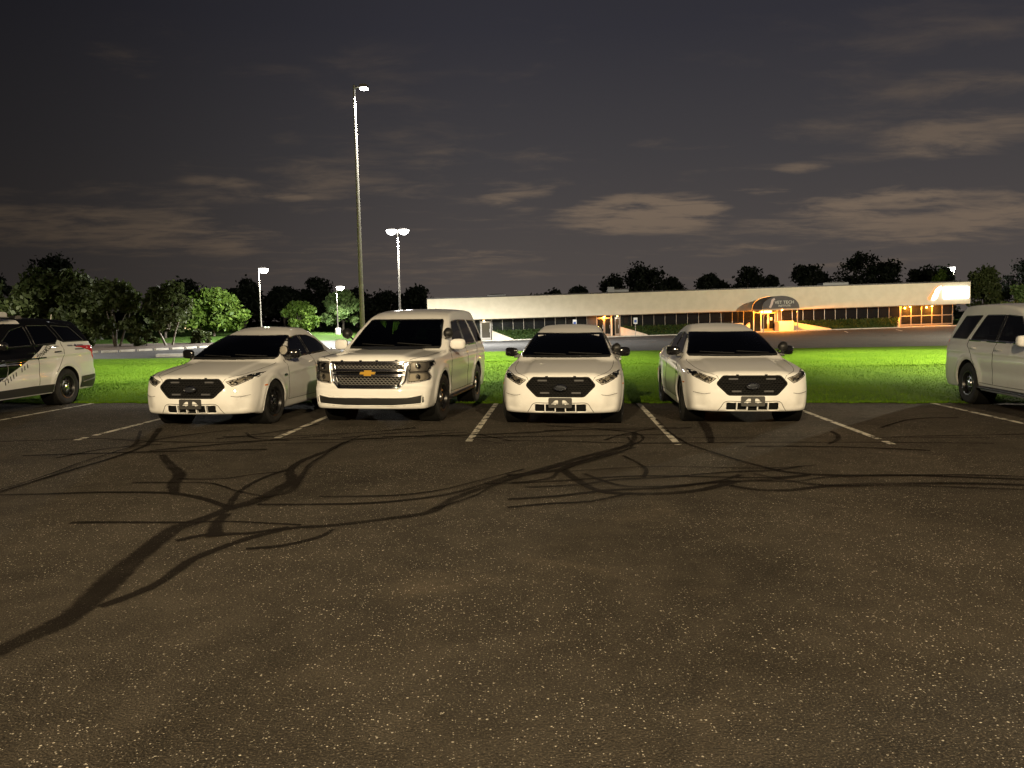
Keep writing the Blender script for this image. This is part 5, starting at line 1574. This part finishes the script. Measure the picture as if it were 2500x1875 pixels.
# ------------------------------------------------------------------ large white SUV
def tahoe_fields():
    Wp = hermite([(-2.8, .80), (-2.55, .905), (-2.35, .965), (-2.0, .998), (-1.6, 1.012), (0, 1.012), (1.6, 1.010), (2.2, .995), (2.5, .955), (2.75, .88)])
    S = hermite([(0.15, .09), (0.30, .05), (0.45, .022), (0.65, .004), (0.85, .0), (1.0, .008), (1.10, .025), (1.18, .05), (1.25, .085), (1.5, .22)])
    plan = hermite([(0, 0), (.35, .010), (.60, .038), (.78, .085), (.90, .16), (.98, .28), (1.06, .48), (1.2, .9)])
    prof = hermite([(.15, .12), (.28, .045), (.36, .012), (.46, .0), (.585, .0), (.62, .018), (.66, .052), (.75, .058), (.90, .066), (1.03, .085), (1.10, .13), (1.2, .28), (1.35, .5)])
    Th = hermite([(-2.9, .95), (-2.55, 1.075), (-2.42, 1.115), (-2.2, 1.138), (-1.8, 1.158), (-1.4, 1.175), (-1.1, 1.19), (-.5, 1.20), (2.9, 1.20)])
    rearp = hermite([(.2, .16), (.34, .06), (.45, .0), (.68, .0), (.73, .05), (1.0, .055), (1.2, .09), (1.45, .18), (1.7, .28), (1.82, .34), (1.95, .42)])
    G = hermite([(-1.8, .90), (-1.30, 1.16), (-1.0, 1.335), (-.7, 1.51), (-.45, 1.64), (-.25, 1.74), (-.05, 1.81), (.25, 1.865), (.8, 1.91), (1.5, 1.92), (2.1, 1.90), (2.5, 1.84), (2.8, 1.7)])
    def solid(x, y, z):
        ax = np.abs(x)
        fl = 0.020 * (np.exp(-((np.sqrt((y + 1.57)**2 + (z - .40)**2) - .50) / .055)**2) + np.exp(-((np.sqrt((y - 1.376)**2 + (z - .40)**2) - .50) / .055)**2))
        line = 0.010 * np.exp(-((z - 1.00) / .03)**2) * sstep(y, -1.7, -1.2) - 0.012 * np.exp(-((z - .66) / .10)**2) * sstep(np.abs(y + .1), 1.25, .8)
        side = (ax - (Wp(y) - S(z) + fl * sstep(z, .3, .5) + line)) * .96
        front = (-2.59 + plan(ax) + prof(z) - y) * .92
        rear = (y - (2.59 - plan(ax) * .40 - rearp(z))) * .93
        dome = 0.022 * sstep(ax, .62, .50) * sstep(y, -.8, -1.4)
        top = (z - (Th(y) + dome - .035 * (ax / .9)**2.4)) * .96
        bot = (.285 - z)
        lower = smax(smax(side, top, .055), smax(front, rear, .02), .045)
        lower = smax(lower, bot, .03)
        yw = y - .15 * (ax / .85)**2 * sstep(y, .5, -.6)
        gt = (z - (G(yw) - .040 * (ax / .75)**2.4 * sstep(z, 1.5, 1.8))) * .86
        gs = (ax - (.945 - .26 * (z - 1.2) - .12 * (z - 1.2)**2 - .03 * sstep(y, 1.6, 2.5))) * .95
        gh = smax(smax(gt, gs, .055), rear, .05)
        gh = np.maximum(gh, 1.05 - z)
        return smin(lower, gh, .02), gh
    return solid, plan

TA_GR = round_poly([(-.645, 1.030), (.645, 1.030), (.60, .73), (.50, .625), (-.50, .625), (-.60, .73)], .03, 3)
TA_UP = round_poly([(-.575, 1.000), (.575, 1.000), (.560, .912), (-.560, .912)], .012, 2)
TA_DN = round_poly([(-.545, .805), (.545, .805), (.515, .715), (.455, .655), (-.455, .655), (-.515, .715)], .012, 2)
TA_HL = round_poly([(.665, 1.040), (.975, 1.045), (.985, .985), (.93, .875), (.965, .79), (.95, .745), (.80, .712), (.625, .695)], .012, 2)
TA_LOW = round_poly([(-.86, .515), (-.64, .475), (.64, .475), (.86, .515), (.845, .370), (.40, .342), (-.40, .342), (-.845, .370)], .02, 2)
TA_WS = round_poly([(-.83, 1.215), (.83, 1.215), (.685, 1.70), (-.685, 1.70)], .04, 3)
TA_W1 = round_poly([(-.66, 1.215), (-.12, 1.66), (.36, 1.69), (.38, 1.23)], .03, 3)
TA_W2 = round_poly([(.46, 1.232), (.44, 1.69), (1.12, 1.69), (1.42, 1.235)], .03, 3)
TA_W3 = round_poly([(1.60, 1.235), (1.29, 1.685), (1.98, 1.675), (2.28, 1.24)], .03, 3)
TA_RW = round_poly([(-.74, 1.24), (.74, 1.24), (.66, 1.66), (-.66, 1.66)], .04, 3)

def build_tahoe():
    solid, plan = tahoe_fields()
    f0 = lambda x, y, z: solid(x, y, z)[0]
    def cut(x, y, z):
        v, gh = solid(x, y, z)
        ax = np.abs(x)
        cab = np.minimum(np.maximum(gh + .045, 1.10 - z), np.maximum.reduce([ax - .84, -.98 - y, y - 2.30, .52 - z, z - 1.16]))
        v = np.maximum(v, -cab)
        for ya in (-1.57, 1.376):
            v = np.maximum(v, -arch_cut(x, y, z, ya, .40, .455, .66))
        m = (ax < .7) & (y < -2.2) & (z > .55) & (z < 1.1)
        if m.any():
            d = np.maximum(poly_sd(x[m], z[m], TA_GR), y[m] - (-2.59 + plan(ax[m]) + .12)); v[m] = np.maximum(v[m], -d)
        m = (ax > .55) & (y < -1.9) & (z > .6) & (z < 1.1)
        if m.any():
            d = np.maximum(poly_sd(ax[m], z[m], TA_HL) + .014, -(v[m] + .05)); v[m] = np.maximum(v[m], -d)
        m = (y < -2.1) & (z > .3) & (z < .55)
        if m.any():
            d = np.maximum(poly_sd(x[m], z[m], TA_LOW), y[m] - (-2.59 + plan(ax[m]) + .055)); v[m] = np.maximum(v[m], -d)
        m = (z > 1.17) & (ax > .5) & (y > -1.0) & (y < 2.4)
        if m.any():
            d = np.minimum.reduce([poly_sd(y[m], z[m], TA_W1), poly_sd(y[m], z[m], TA_W2), poly_sd(y[m], z[m], TA_W3)]) + .012
            v[m] = np.maximum(v[m], -d)
        m = (z > 1.18) & (y < .2)
        if m.any(): v[m] = np.maximum(v[m], -(poly_sd(x[m], z[m], TA_WS) + .012))
        m = (z > 1.2) & (y > 1.8)
        if m.any(): v[m] = np.maximum(v[m], -(poly_sd(x[m], z[m], TA_RW) + .012))
        return v
    root = empty('police_suv')
    V, Q = surface_nets(cut, (-1, -2.75, .22), (1.06, 2.75, 2.0), .0225)
    mobj('body', dark_inside(mesh_np('suv_body', V, Q, M['white_paint'], 38), f0), None, root)
    sh = Shell(f0, (5.18, 2.06, 1.95))
    for ya in (-1.57, 1.376):
        for s in (-1, 1):
            MB().lathe([(.445, s * .97), (.445, s * .64), (.02, s * .64)], 28, 'x', (0, ya, .40)).build('wheel_liner', M['well'], root, 50)
        side_line(sh, root, 'arch_lip', [(ya + .457 * math.cos(R(a)), .40 + .457 * math.sin(R(a))) for a in range(-12, 193, 10)], M['white_paint'], .012, -.006)
    MB().box(-.84, .84, -2.0, 2.3, .30, .42).build('floor_pan', M['well'], root)
    o = sh.patch(TA_WS, 'front', .004, 0).build('windshield', M['clear_glass'], root, 60)
    sh.line(TA_WS, 'front', .012, .0, True).build('gasket', M['black_trim'], o, 60)
    sh.patch(round_poly([(-.82, 1.190), (.82, 1.190), (.83, 1.232), (-.83, 1.232)], .01, 2), 'front', .006, 0).build('cowl', M['black_trim'], root, 60)
    side_patch(sh, root, 'front_window', TA_W1, M['dark_glass'])
    side_patch(sh, root, 'rear_door_window', TA_W2, M['dark_glass'])
    side_patch(sh, root, 'quarter_window', TA_W3, M['dark_glass'])
    side_patch(sh, root, 'pillar_trim', [(.385, 1.232), (.365, 1.69), (.435, 1.69), (.455, 1.232)], M['gloss_black'], .003, False)
    o = sh.patch(TA_RW, 'rear', .004, 0).build('back_glass', M['mid_glass'], root, 60)
    sh.line(TA_RW, 'rear', .01, .0, True).build('gasket', M['black_trim'], o, 60)
    for pts in (((.66, 1.235), (.06, 1.28)), ((.02, 1.235), (-.60, 1.265))):
        sh.line(pts, 'front', .009, .016).build('wiper', M['black_trim'], root)
    side_line(sh, root, 'window_moulding', [(-.70, 1.197), (.4, 1.207), (1.46, 1.213)], M['chrome'], .017, .003)
    # grille: chrome frame, two meshes, double bar, bow tie
    g = shift_mb(sh.patch(inset_poly(TA_GR, -.01), 'front', 0, 0), (0, .050, 0)).build('grille', M['well'], root)
    sh.line(TA_GR, 'front', .020, -.004, True, .03, 8).build('chrome_frame', M['chrome'], g, 60)
    for nm, P in (('upper_frame', TA_UP), ('lower_frame', TA_DN)):
        sh.line(P, 'front', .013, -.006, True, .03, 8).build(nm, M['chrome'], g, 60)
        hexmesh(sh, inset_poly(P, .004), .03, .036, .0055, 'grille_mesh', M['headlamp_dark'], g, .018, .55)
    def plate_between(A, B, name, mat, deep):
        return shift_mb(sh.patch(A, 'front', 0, 0), (0, deep, 0)).build(name, mat, g, 60)
    sh.line([(-.60, .892), (-.3, .892), (.3, .892), (.60, .892)], 'front', .018, -.002, False, .03, 8).build('chrome_bar', M['chrome'], g, 60)
    sh.line([(-.585, .828), (-.3, .828), (.3, .828), (.585, .828)], 'front', .018, -.002, False, .03, 8).build('chrome_bar', M['chrome'], g, 60)
    for s in (-1, 1):
        shift_mb(sh.patch([(s * .55, 1.005), (s * .635, 1.02), (s * .60, .74), (s * .505, .64), (s * .52, .72), (s * .55, .81)], 'front', 0, 0), (0, .012, 0)).build('grille_cheek', M['dull_chrome'], g, 60)
    # bow tie emblem: slanted cross
    bt = [(-.062, .045), (.062, .045), (.055, .020), (.130, .020), (.118, -.020), (.055, -.020), (.062, -.045), (-.062, -.045), (-.055, -.020), (-.130, -.020), (-.118, .020), (-.055, .020)]
    bt = [(x + z * .12, z) for x, z in bt]
    em = MB().prism([(x, z + .860) for x, z in bt], 'y', -2.565, -2.535).build('emblem', M['gold'], g, None, None, .006)
    MB().prism([(x * 1.10, z * 1.16 + .860) for x, z in bt], 'y', -2.553, -2.530).build('emblem_rim', M['chrome'], em)
    # lower black strip
    shift_mb(sh.patch(inset_poly(TA_LOW, -.006), 'front', 0, 0), (0, .020, 0)).build('bumper_strip', M['black_trim'], root, 60)
    sh.line(TA_LOW, 'front', .010, -.002, True).build('strip_lip', M['white_paint'], root, 60)
    # headlights
    for s in (-1, 1):
        P = hl_sym(TA_HL, s)
        bowl = shift_mb(sh.patch(inset_poly(P, -.006), 'front', 0, 0), (-s * .012, .040, 0)).build('headlight', M['headlamp_dark'], root, 60)
        sh.patch(inset_poly(P, -.003), 'front', .003, .01).build('lens', M['lens'], bowl, 60)
        sh.line(P, 'front', .008, .0, True).build('seal', M['dull_chrome'], bowl)
        for (cx, cz, r, nm) in ((.775, .965, .048, 'projector'), (.775, .79, .042, 'reflector')):
            c = sh.project([(s * cx, cz)], 'front')[0]
            MB().lathe([(r, -.014), (r * 1.15, .0), (r * .92, .004), (r * .80, -.008), (r * .45, -.030), (.001, -.036)], 22, 'y', (c[0], c[1] + .036, c[2])).build(nm, M['chrome'], bowl, 60)
        sh.line([(s * .66, .878), (s * .80, .880), (s * .92, .885)], 'front', .009, -.012).build('divider', M['dull_chrome'], bowl)
        shift_mb(sh.patch(round_poly([(s * .66, .84), (s * .90, .845), (s * .93, .75), (s * .64, .72)], .02, 2), 'front', 0, 0), (0, .034, 0)).build('reflector_plate', M['headlamp_bowl'], bowl, 60)
    # shut lines
    for s in (-1, 1):
        sh.line([(s * .66, -2.44), (s * .82, -2.30), (s * .875, -1.9), (s * .885, -1.5), (s * .885, -1.25)], 'top', .0045, -.001).build('hood_seam', M['seam'], root)
    side_line(sh, root, 'door_seam', [(-.98, .44), (-1.0, .8), (-.92, 1.17)], M['seam'], .0045)
    side_line(sh, root, 'door_seam', [(.41, .44), (.42, .8), (.41, 1.20)], M['seam'], .0045)
    side_line(sh, root, 'door_seam', [(1.05, .72), (1.30, 1.0), (1.48, 1.12), (1.50, 1.24)], M['seam'], .0045)
    side_line(sh, root, 'door_seam', [(-.98, .44), (.2, .43), (.9, .44)], M['seam'], .0045)
    for yh in (.24, 1.20):
        for ax, s in (('left', -1), ('right', 1)):
            P = sh.project([(yh - .11, 1.065), (yh - .08, 1.067), (yh + .07, 1.07), (yh + .10, 1.07)], ax, .026)
            P[0] -= [s * .028, 0, 0]; P[3] -= [s * .028, 0, 0]
            MB().tube([tuple(p) for p in P], .014, 8).build('door_handle', M['white_paint'], root, 60)
    # running boards
    for s in (-1, 1):
        MB().prism([(s * .86, .31), (s * 1.04, .335), (s * 1.045, .365), (s * 1.0, .385), (s * .86, .385)], 'y', -1.05, .90).build('running_board', M['black_trim'], root, None, None, .01)
        sh.patch(round_poly([(s * .70, .82), (s * .93, .80), (s * .92, 1.20), (s * .83, 1.22), (s * .80, .95)], .03, 3), 'rear', .006).build('tail_light', M['red_lens'], root, 60)
        mirror(root, (s * .92, -.82, 1.16), (.25, .14, .195), M['white_paint'], s)
        for ya in (-1.57, 1.376):
            wheel(root, s * .865, ya, .392, .27, .225, s, M['steel_rim'] , M['dull_chrome'], R(-3) if ya < 0 else 0, 10)
        spotlight(root, (s * .935, -.90, 1.46), (s * .5, .85, .1), .095)
        MB().tube([(s * .935, -.88, 1.44), (s * .84, -.80, 1.33)], .015, 8).build('spotlight_arm', M['black_trim'], root)
    MB().box(-.26, .26, 2.53, 2.56, .80, .95).build('rear_plate', M['paper'], root)
    interior(root, -1.02, 1.155, .82, .66, 1.05, 1.16)
    MB().tube([(0, 1.9, 1.86), (0, 1.95, 1.93)], [.03, .012], 8).build('antenna', M['black_trim'], root, 60)
    return root


# ------------------------------------------------------------------ black and white patrol SUV
def explorer_fields():
    Wp = hermite([(-2.75, .78), (-2.5, .87), (-2.25, .935), (-1.9, .97), (-1.5, .985), (0, .985), (1.5, .985), (2.0, .965), (2.35, .915), (2.7, .80)])
    S = hermite([(0.15, .08), (0.32, .045), (0.48, .015), (0.65, .0), (0.85, .0), (1.0, .012), (1.12, .03), (1.22, .06), (1.30, .10), (1.5, .22)])
    plan = hermite([(0, 0), (.30, .012), (.50, .04), (.68, .09), (.82, .175), (.92, .30), (1.0, .50), (1.15, .9)])
    prof = hermite([(.15, .12), (.28, .05), (.40, .01), (.52, .0), (.70, .02), (.90, .06), (1.0, .10), (1.08, .18), (1.3, .5)])
    Th = hermite([(-2.9, .90), (-2.5, 1.03), (-2.3, 1.075), (-1.8, 1.13), (-1.2, 1.18), (-.8, 1.21), (0, 1.25), (1, 1.27), (2.9, 1.28)])
    rearp = hermite([(.2, .16), (.34, .05), (.44, .0), (.66, .0), (.72, .05), (.95, .06), (1.15, .06), (1.28, .10), (1.5, .24), (1.70, .38), (1.84, .47), (1.95, .6)])
    G = hermite([(-1.7, .95), (-1.25, 1.18), (-.95, 1.34), (-.65, 1.49), (-.35, 1.64), (-.05, 1.74), (.35, 1.80), (.9, 1.82), (1.5, 1.80), (2.0, 1.76), (2.4, 1.69), (2.8, 1.55)])
    def solid(x, y, z):
        ax = np.abs(x)
        fl = 0.020 * (np.exp(-((np.sqrt((y + 1.60)**2 + (z - .38)**2) - .47) / .06)**2) + np.exp(-((np.sqrt((y - 1.26)**2 + (z - .38)**2) - .47) / .06)**2))
        line = 0.014 * np.exp(-((z - (1.02 + .02 * y)) / .03)**2) - 0.014 * np.exp(-((z - .72) / .10)**2) * sstep(np.abs(y + .15), 1.2, .8)
        side = (ax - (Wp(y) - S(z) + fl * sstep(z, .3, .5) + line)) * .96
        front = (-2.52 + plan(ax) + prof(z) - y) * .92
        rear = (y - (2.52 - plan(ax) * .55 - rearp(z))) * .90
        top = (z - (Th(y) - .05 * (ax / .9)**2.3)) * .95
        bot = (.27 - z)
        lower = smax(smax(side, top, .07), smax(front, rear, .02), .05)
        lower = smax(lower, bot, .03)
        yw = y - .18 * (ax / .8)**2 * sstep(y, .5, -.6)
        gt = (z - (G(yw) - .045 * (ax / .7)**2.3 * sstep(z, 1.4, 1.7))) * .86
        gs = (ax - (.905 - .33 * (z - 1.2) - .20 * (z - 1.2)**2 - .05 * sstep(y, 1.2, 2.3))) * .93
        gh = smax(smax(gt, gs, .06), rear, .06)
        gh = np.maximum(gh, 1.1 - z)
        return smin(lower, gh, .025), gh
    return solid, plan

EX_WS = round_poly([(-.80, 1.22), (.80, 1.22), (.64, 1.615), (-.64, 1.615)], .04, 3)
EX_W1 = round_poly([(-.66, 1.235), (-.10, 1.56), (.32, 1.64), (.34, 1.262)], .03, 3)
EX_W2 = round_poly([(.43, 1.265), (.41, 1.645), (1.04, 1.645), (1.20, 1.38), (1.06, 1.285)], .03, 3)
EX_W3 = round_poly([(1.36, 1.305), (1.16, 1.645), (1.78, 1.61), (2.12, 1.312)], .03, 3)
EX_RW = round_poly([(-.70, 1.29), (.70, 1.29), (.60, 1.57), (-.60, 1.57)], .04, 3)

def livery_paint():
    """white rear quarter under a rising diagonal, black above and ahead, white front roof"""
    m = car_paint('black_and_white_paint', (0.74, 0.73, 0.71))
    t = NT(m.node_tree); b = t.n['Principled BSDF']
    old = b.inputs['Base Color'].links[0].from_socket
    tc = t.new('ShaderNodeTexCoord').outputs['Object']
    sp = t.new('ShaderNodeSeparateXYZ'); t.l.new(tc, sp.inputs[0])
    y, z = sp.outputs[1], sp.outputs[2]
    l1 = t.math('MULTIPLY_ADD', y, .449, .941)
    l2 = t.math('MAXIMUM', t.math('MULTIPLY_ADD', y, -.33, 1.737), 1.295)
    below = t.math('LESS_THAN', z, t.math('MINIMUM', l1, l2))
    roof = t.math('MULTIPLY', t.math('GREATER_THAN', z, 1.685), t.math('LESS_THAN', y, .28))
    w = t.math('MAXIMUM', below, roof)
    t.l.new(t.mix(w, (.005, .005, .006, 1), old), b.inputs['Base Color'])
    t.l.new(t.math('MULTIPLY', w, .12), b.inputs['Specular IOR Level'])
    t.l.new(t.math('MULTIPLY_ADD', w, .55, .45), b.inputs['Coat Weight'])
    return m

def build_explorer():
    solid, plan = explorer_fields()
    f0 = lambda x, y, z: solid(x, y, z)[0]
    def cut(x, y, z):
        v, gh = solid(x, y, z)
        ax = np.abs(x)
        cab = np.minimum(np.maximum(gh + .045, 1.14 - z), np.maximum.reduce([ax - .80, -.95 - y, y - 2.1, .50 - z, z - 1.2]))
        v = np.maximum(v, -cab)
        for ya in (-1.60, 1.26):
            v = np.maximum(v, -arch_cut(x, y, z, ya, .38, .43, .64))
        m = (z > 1.2) & (ax > .45) & (y > -1.0) & (y < 2.3)
        if m.any():
            d = np.minimum.reduce([poly_sd(y[m], z[m], EX_W1), poly_sd(y[m], z[m], EX_W2), poly_sd(y[m], z[m], EX_W3)]) + .012
            v[m] = np.maximum(v[m], -d)
        m = (z > 1.18) & (y < .2)
        if m.any(): v[m] = np.maximum(v[m], -(poly_sd(x[m], z[m], EX_WS) + .012))
        m = (z > 1.25) & (y > 1.7)
        if m.any(): v[m] = np.maximum(v[m], -(poly_sd(x[m], z[m], EX_RW) + .012))
        return v
    root = empty('patrol_suv')
    V, Q = surface_nets(cut, (-1, -2.65, .22), (1.05, 2.65, 1.92), .0225)
    mobj('body', dark_inside(mesh_np('patrol_body', V, Q, livery_paint(), 38), f0), None, root)
    sh = Shell(f0, (5.04, 2.0, 1.84))
    for ya in (-1.60, 1.26):
        for s in (-1, 1):
            MB().lathe([(.42, s * .95), (.42, s * .62), (.02, s * .62)], 28, 'x', (0, ya, .38)).build('wheel_liner', M['well'], root, 50)
            wheel(root, s * .855, ya, .372, .25, .235, s, M['steel_rim'], M['chrome'], 0, 10)
        side_line(sh, root, 'arch_lip', [(ya + .432 * math.cos(R(a)), .38 + .432 * math.sin(R(a))) for a in range(-10, 191, 10)], M['gloss_black'] if ya < 0 else M['white_paint'], .013, -.006)
    MB().box(-.80, .80, -2.0, 2.2, .29, .40).build('floor_pan', M['well'], root)
    side_patch(sh, root, 'rocker_cladding', [(-1.16, .30), (.82, .30), (.82, .46), (.2, .465), (-1.16, .445)], M['black_trim'], .010, False, .01)
    # black lower rear bumper with a grey insert
    sh.patch(round_poly([(-.93, .30), (.93, .30), (.93, .575), (-.93, .575)], .04, 3), 'rear', .010).build('rear_bumper_cladding', M['black_trim'], root, 60)
    for ax in ('left', 'right'):
        bc = sh.patch(round_poly([(1.74, .31), (2.28, .34), (2.30, .575), (1.72, .555)], .02, 2), ax, .010).build('bumper_corner', M['black_trim'], root, 60)
        sh.line([(1.80, .43), (2.05, .45), (2.30, .48)], ax, .014, .008).build('bumper_insert', M['silver_rim'], bc, 60)
    o = sh.patch(EX_WS, 'front', .004, 0).build('windshield', M['mid_glass'], root, 60)
    sh.line(EX_WS, 'front', .012, 0, True).build('gasket', M['black_trim'], o, 60)
    side_patch(sh, root, 'front_window', EX_W1, M['dark_glass'])
    side_patch(sh, root, 'rear_door_window', EX_W2, M['dark_glass'])
    side_patch(sh, root, 'quarter_window', EX_W3, M['dark_glass'])
    o = sh.patch(EX_RW, 'rear', .004, 0).build('back_glass', M['dark_glass'], root, 60)
    sh.line(EX_RW, 'rear', .01, 0, True).build('gasket', M['black_trim'], o, 60)
    side_line(sh, root, 'window_moulding', [(-.70, 1.218), (.3, 1.245), (1.06, 1.268)], M['gloss_black'], .012, .003)
    side_line(sh, root, 'side_moulding', [(-.90, .985), (.0, 1.0), (.60, 1.012)], M['gloss_black'], .014, .004)
    side_line(sh, root, 'door_seam', [(-1.0, .47), (-1.02, .8), (-.95, 1.2)], M['seam'], .0045)
    side_line(sh, root, 'door_seam', [(.38, .47), (.39, .8), (.38, 1.25)], M['seam'], .0045)
    side_line(sh, root, 'door_seam', [(.90, .70), (1.12, .95), (1.22, 1.1), (1.24, 1.32)], M['seam'], .0045)
    sh.line([(-.80, -.9), (-.5, -.98), (0, -1.0), (.5, -.98), (.80, -.9)], 'top', .004, 0).build('hood_seam', M['seam'], root)
    for yh in (.20, 1.02):
        for ax, s in (('left', -1), ('right', 1)):
            P = sh.project([(yh - .11, 1.10), (yh - .08, 1.102), (yh + .07, 1.11), (yh + .10, 1.11)], ax, .026)
            P[0] -= [s * .028, 0, 0]; P[3] -= [s * .028, 0, 0]
            MB().tube([tuple(p) for p in P], .014, 8).build('door_handle', M['gloss_black'], root, 60)
    for s, ax in ((-1, 'left'), (1, 'right')):
        sh.patch(round_poly([(s * .60, 1.02), (s * .93, .90), (s * .93, 1.20), (s * .66, 1.22)], .03, 3), 'rear', .008).build('tail_light', M['red_lens'], root, 60)
        sh.patch(round_poly([(2.08, 1.205), (2.24, 1.20), (2.345, .96), (2.27, .94), (2.17, 1.08)], .02, 2), ax, .008).build('tail_light_wing', M['red_lens'], root, 60)
        mirror(root, (s * .92, -.80, 1.18), (.22, .13, .16), M['gloss_black'], s)
        # roof rail stub and headlamp
        sh.patch(round_poly([(s * .50, .93), (s * .90, .95), (s * .90, 1.03), (s * .55, 1.03)], .02, 2), 'front', .006).build('headlight', M['headlamp_bowl'], root, 60)
    sh.patch(round_poly([(-.60, .72), (.60, .72), (.52, .98), (-.52, .98)], .04, 3), 'front', .008).build('grille', M['black_trim'], root, 60)
    MB().box(-.26, .26, 2.47, 2.50, .84, .98).build('rear_plate', M['paper'], root)
    # roof equipment: light bar on a foot, pods, aerial
    lb = empty('light_bar', (0, -.05, 1.84), 0, root)
    MB().prism(round_poly([(-.14, -.02), (.14, -.02), (.14, .05), (.09, .075), (-.09, .075), (-.14, .05)], .02, 2), 'x', -.60, .60).build('bar_lens', M['led_white'], lb, 40)
    MB().box(-.62, .62, -.15, .15, -.035, -.018).build('bar_base', M['black_trim'], lb)
    for s in (-1, 1):
        MB().prism([(-.05, -.14), (.05, -.14), (.04, -.03), (-.04, -.03)], 'x', s * .50 - .03, s * .50 + .03).build('bar_foot', M['black_trim'], lb)
    MB().prism(round_poly([(.40, 1.77), (.62, 1.77), (.58, 1.85), (.44, 1.85)], .02, 2), 'x', .40, .52).build('roof_pod', M['black_trim'], root, 40)
    MB().tube([(.30, 1.82, 1.74), (.30, 1.86, 1.88)], [.012, .008], 8).build('antenna', M['paper'], root, 60)
    # lettering on the flank: along the diagonal, dark on white
    ang = math.atan(.449)
    dark = M['seam']
    for ax, u in (('right', 1), ('left', -1)):
        me = text_mesh('flank_lettering', 'DYNAMICS', .115, 1.0, .002)
        sh.place_flat(me, ax, (.60, 1.118), u * ang, .004)
        mobj('flank_lettering', me, dark, root)
        # the word before it is worn beyond reading: plain upright strokes remain
        for k in range(9):
            if k == 5: continue
            y = -.58 + k * .078
            z = .941 + .449 * y - .085
            sh.patch([(y - .012, z - .050), (y + .012, z - .040), (y - .002, z + .042), (y - .024, z + .034)], ax, .004, 0).build('worn_stroke', dark, root)
        sh.patch(round_poly([(.93, 1.195), (1.02, 1.205), (1.16, 1.215), (1.02, 1.235)], .01, 2), ax, .004, 0).build('swoosh_mark', dark, root)
        # pale initial on the black front door
        ring = [(-.62 + .13 * math.cos(a), .82 + .19 * math.sin(a)) for a in np.linspace(0, 2 * math.pi, 28, endpoint=False)]
        sh.line(ring, ax, .008, .0, True).build('door_initial', M['silver_rim'], root, 60)
        # badge and two lines of small print on the rear quarter
        for (y0, y1, z0, z1) in ((1.42, 1.60, 1.205, 1.232), (1.76, 2.00, 1.205, 1.232), (1.60, 1.94, 1.128, 1.155)):
            sh.patch([(y0, z0), (y1, z0), (y1, z1), (y0, z1)], ax, .003, 0).build('small_print', M['silver_rim'], root)
        sh.patch(round_poly([(1.62, 1.215), (1.70, 1.185), (1.74, 1.215), (1.73, 1.255), (1.68, 1.225)], .01, 2), ax, .006, 0).build('badge', M['chrome'], root)
    interior(root, -.98, 1.16, .78, .64, 1.0, 1.16)
    return root


# ------------------------------------------------------------------ the parked vehicles
def put(o, x, y, yaw, label):
    """front axle at (x, y); yaw 0 faces the camera, positive turns the nose to the left of the picture"""
    o['label'] = label
    a = R(-yaw)
    o.rotation_euler = (0, 0, a)
    fy = o['front_axle']
    o.location = (x - (-math.sin(a) * fy), y - math.cos(a) * fy, .004)

sed = build_sedan(); sed['front_axle'] = -1.585
tag(sed, 'x', 'car', 'police cars backed into the stalls')
sed3, sed4 = copy_tree(sed), copy_tree(sed)
put(sed, -4.90, 12.88, 6.0, 'white police sedan with a round spotlight, leftmost of the three sedans')
put(sed3, .86, 12.62, 7.5, 'white police sedan with light strips behind its windshield, middle of the three sedans')
put(sed4, 3.74, 12.62, 4.5, 'white police sedan with a plain black windshield, rightmost of the three sedans')
tah = build_tahoe(); tah['front_axle'] = -1.57
tag(tah, 'x', 'suv', 'police cars backed into the stalls')
tah2 = copy_tree(tah)
put(tah, -2.14, 13.12, 8.5, 'tall white police SUV with a chrome grille and gold emblem')
put(tah2, 9.42, 11.75, 7.0, 'white SUV cut off by the right edge, rear quarter in view')
exp = build_explorer(); exp['front_axle'] = -1.60
tag(exp, 'x', 'suv', 'police cars backed into the stalls')
put(exp, -10.42, 13.25, 3.0, 'black and white patrol SUV cut off by the left edge, with a light bar')

# what differs between the three sedans: light strips inside one windshield, papers on dashboards
def slat_lights(car):
    for x0 in (-.55, .10):
        for k in range(4):
            x = x0 + k * .118
            MB().box(x, x + .095, -.30, -.27, 1.385, 1.405).build('visor_light', M['led_white'], car)
slat_lights(sed3)
for car, x, y, z, w in ((sed, .42, -.90, 1.075, .16), (sed3, .44, -.90, 1.075, .17), (sed, -.10, -.72, 1.12, .28), (sed3, -.40, -.80, 1.10, .20)):
    MB().prism([(y, z), (y + .02, z), (y + .05, z + (.03 if w < .18 else .10)), (y + .03, z + (.03 if w < .18 else .10))], 'x', x - w / 2, x + w / 2).build('dash_paper', M['paper'] if w < .18 else M['led_white'], car)
for car in (sed3, sed4):      # spotlights swung out of the way
    for ch in car.children:
        if ch.name.startswith('spotlight') and not ch.name.startswith('spotlight_arm'):
            ch.rotation_quaternion = Vector((.75, .6, .1)).to_track_quat('Z', 'Y')
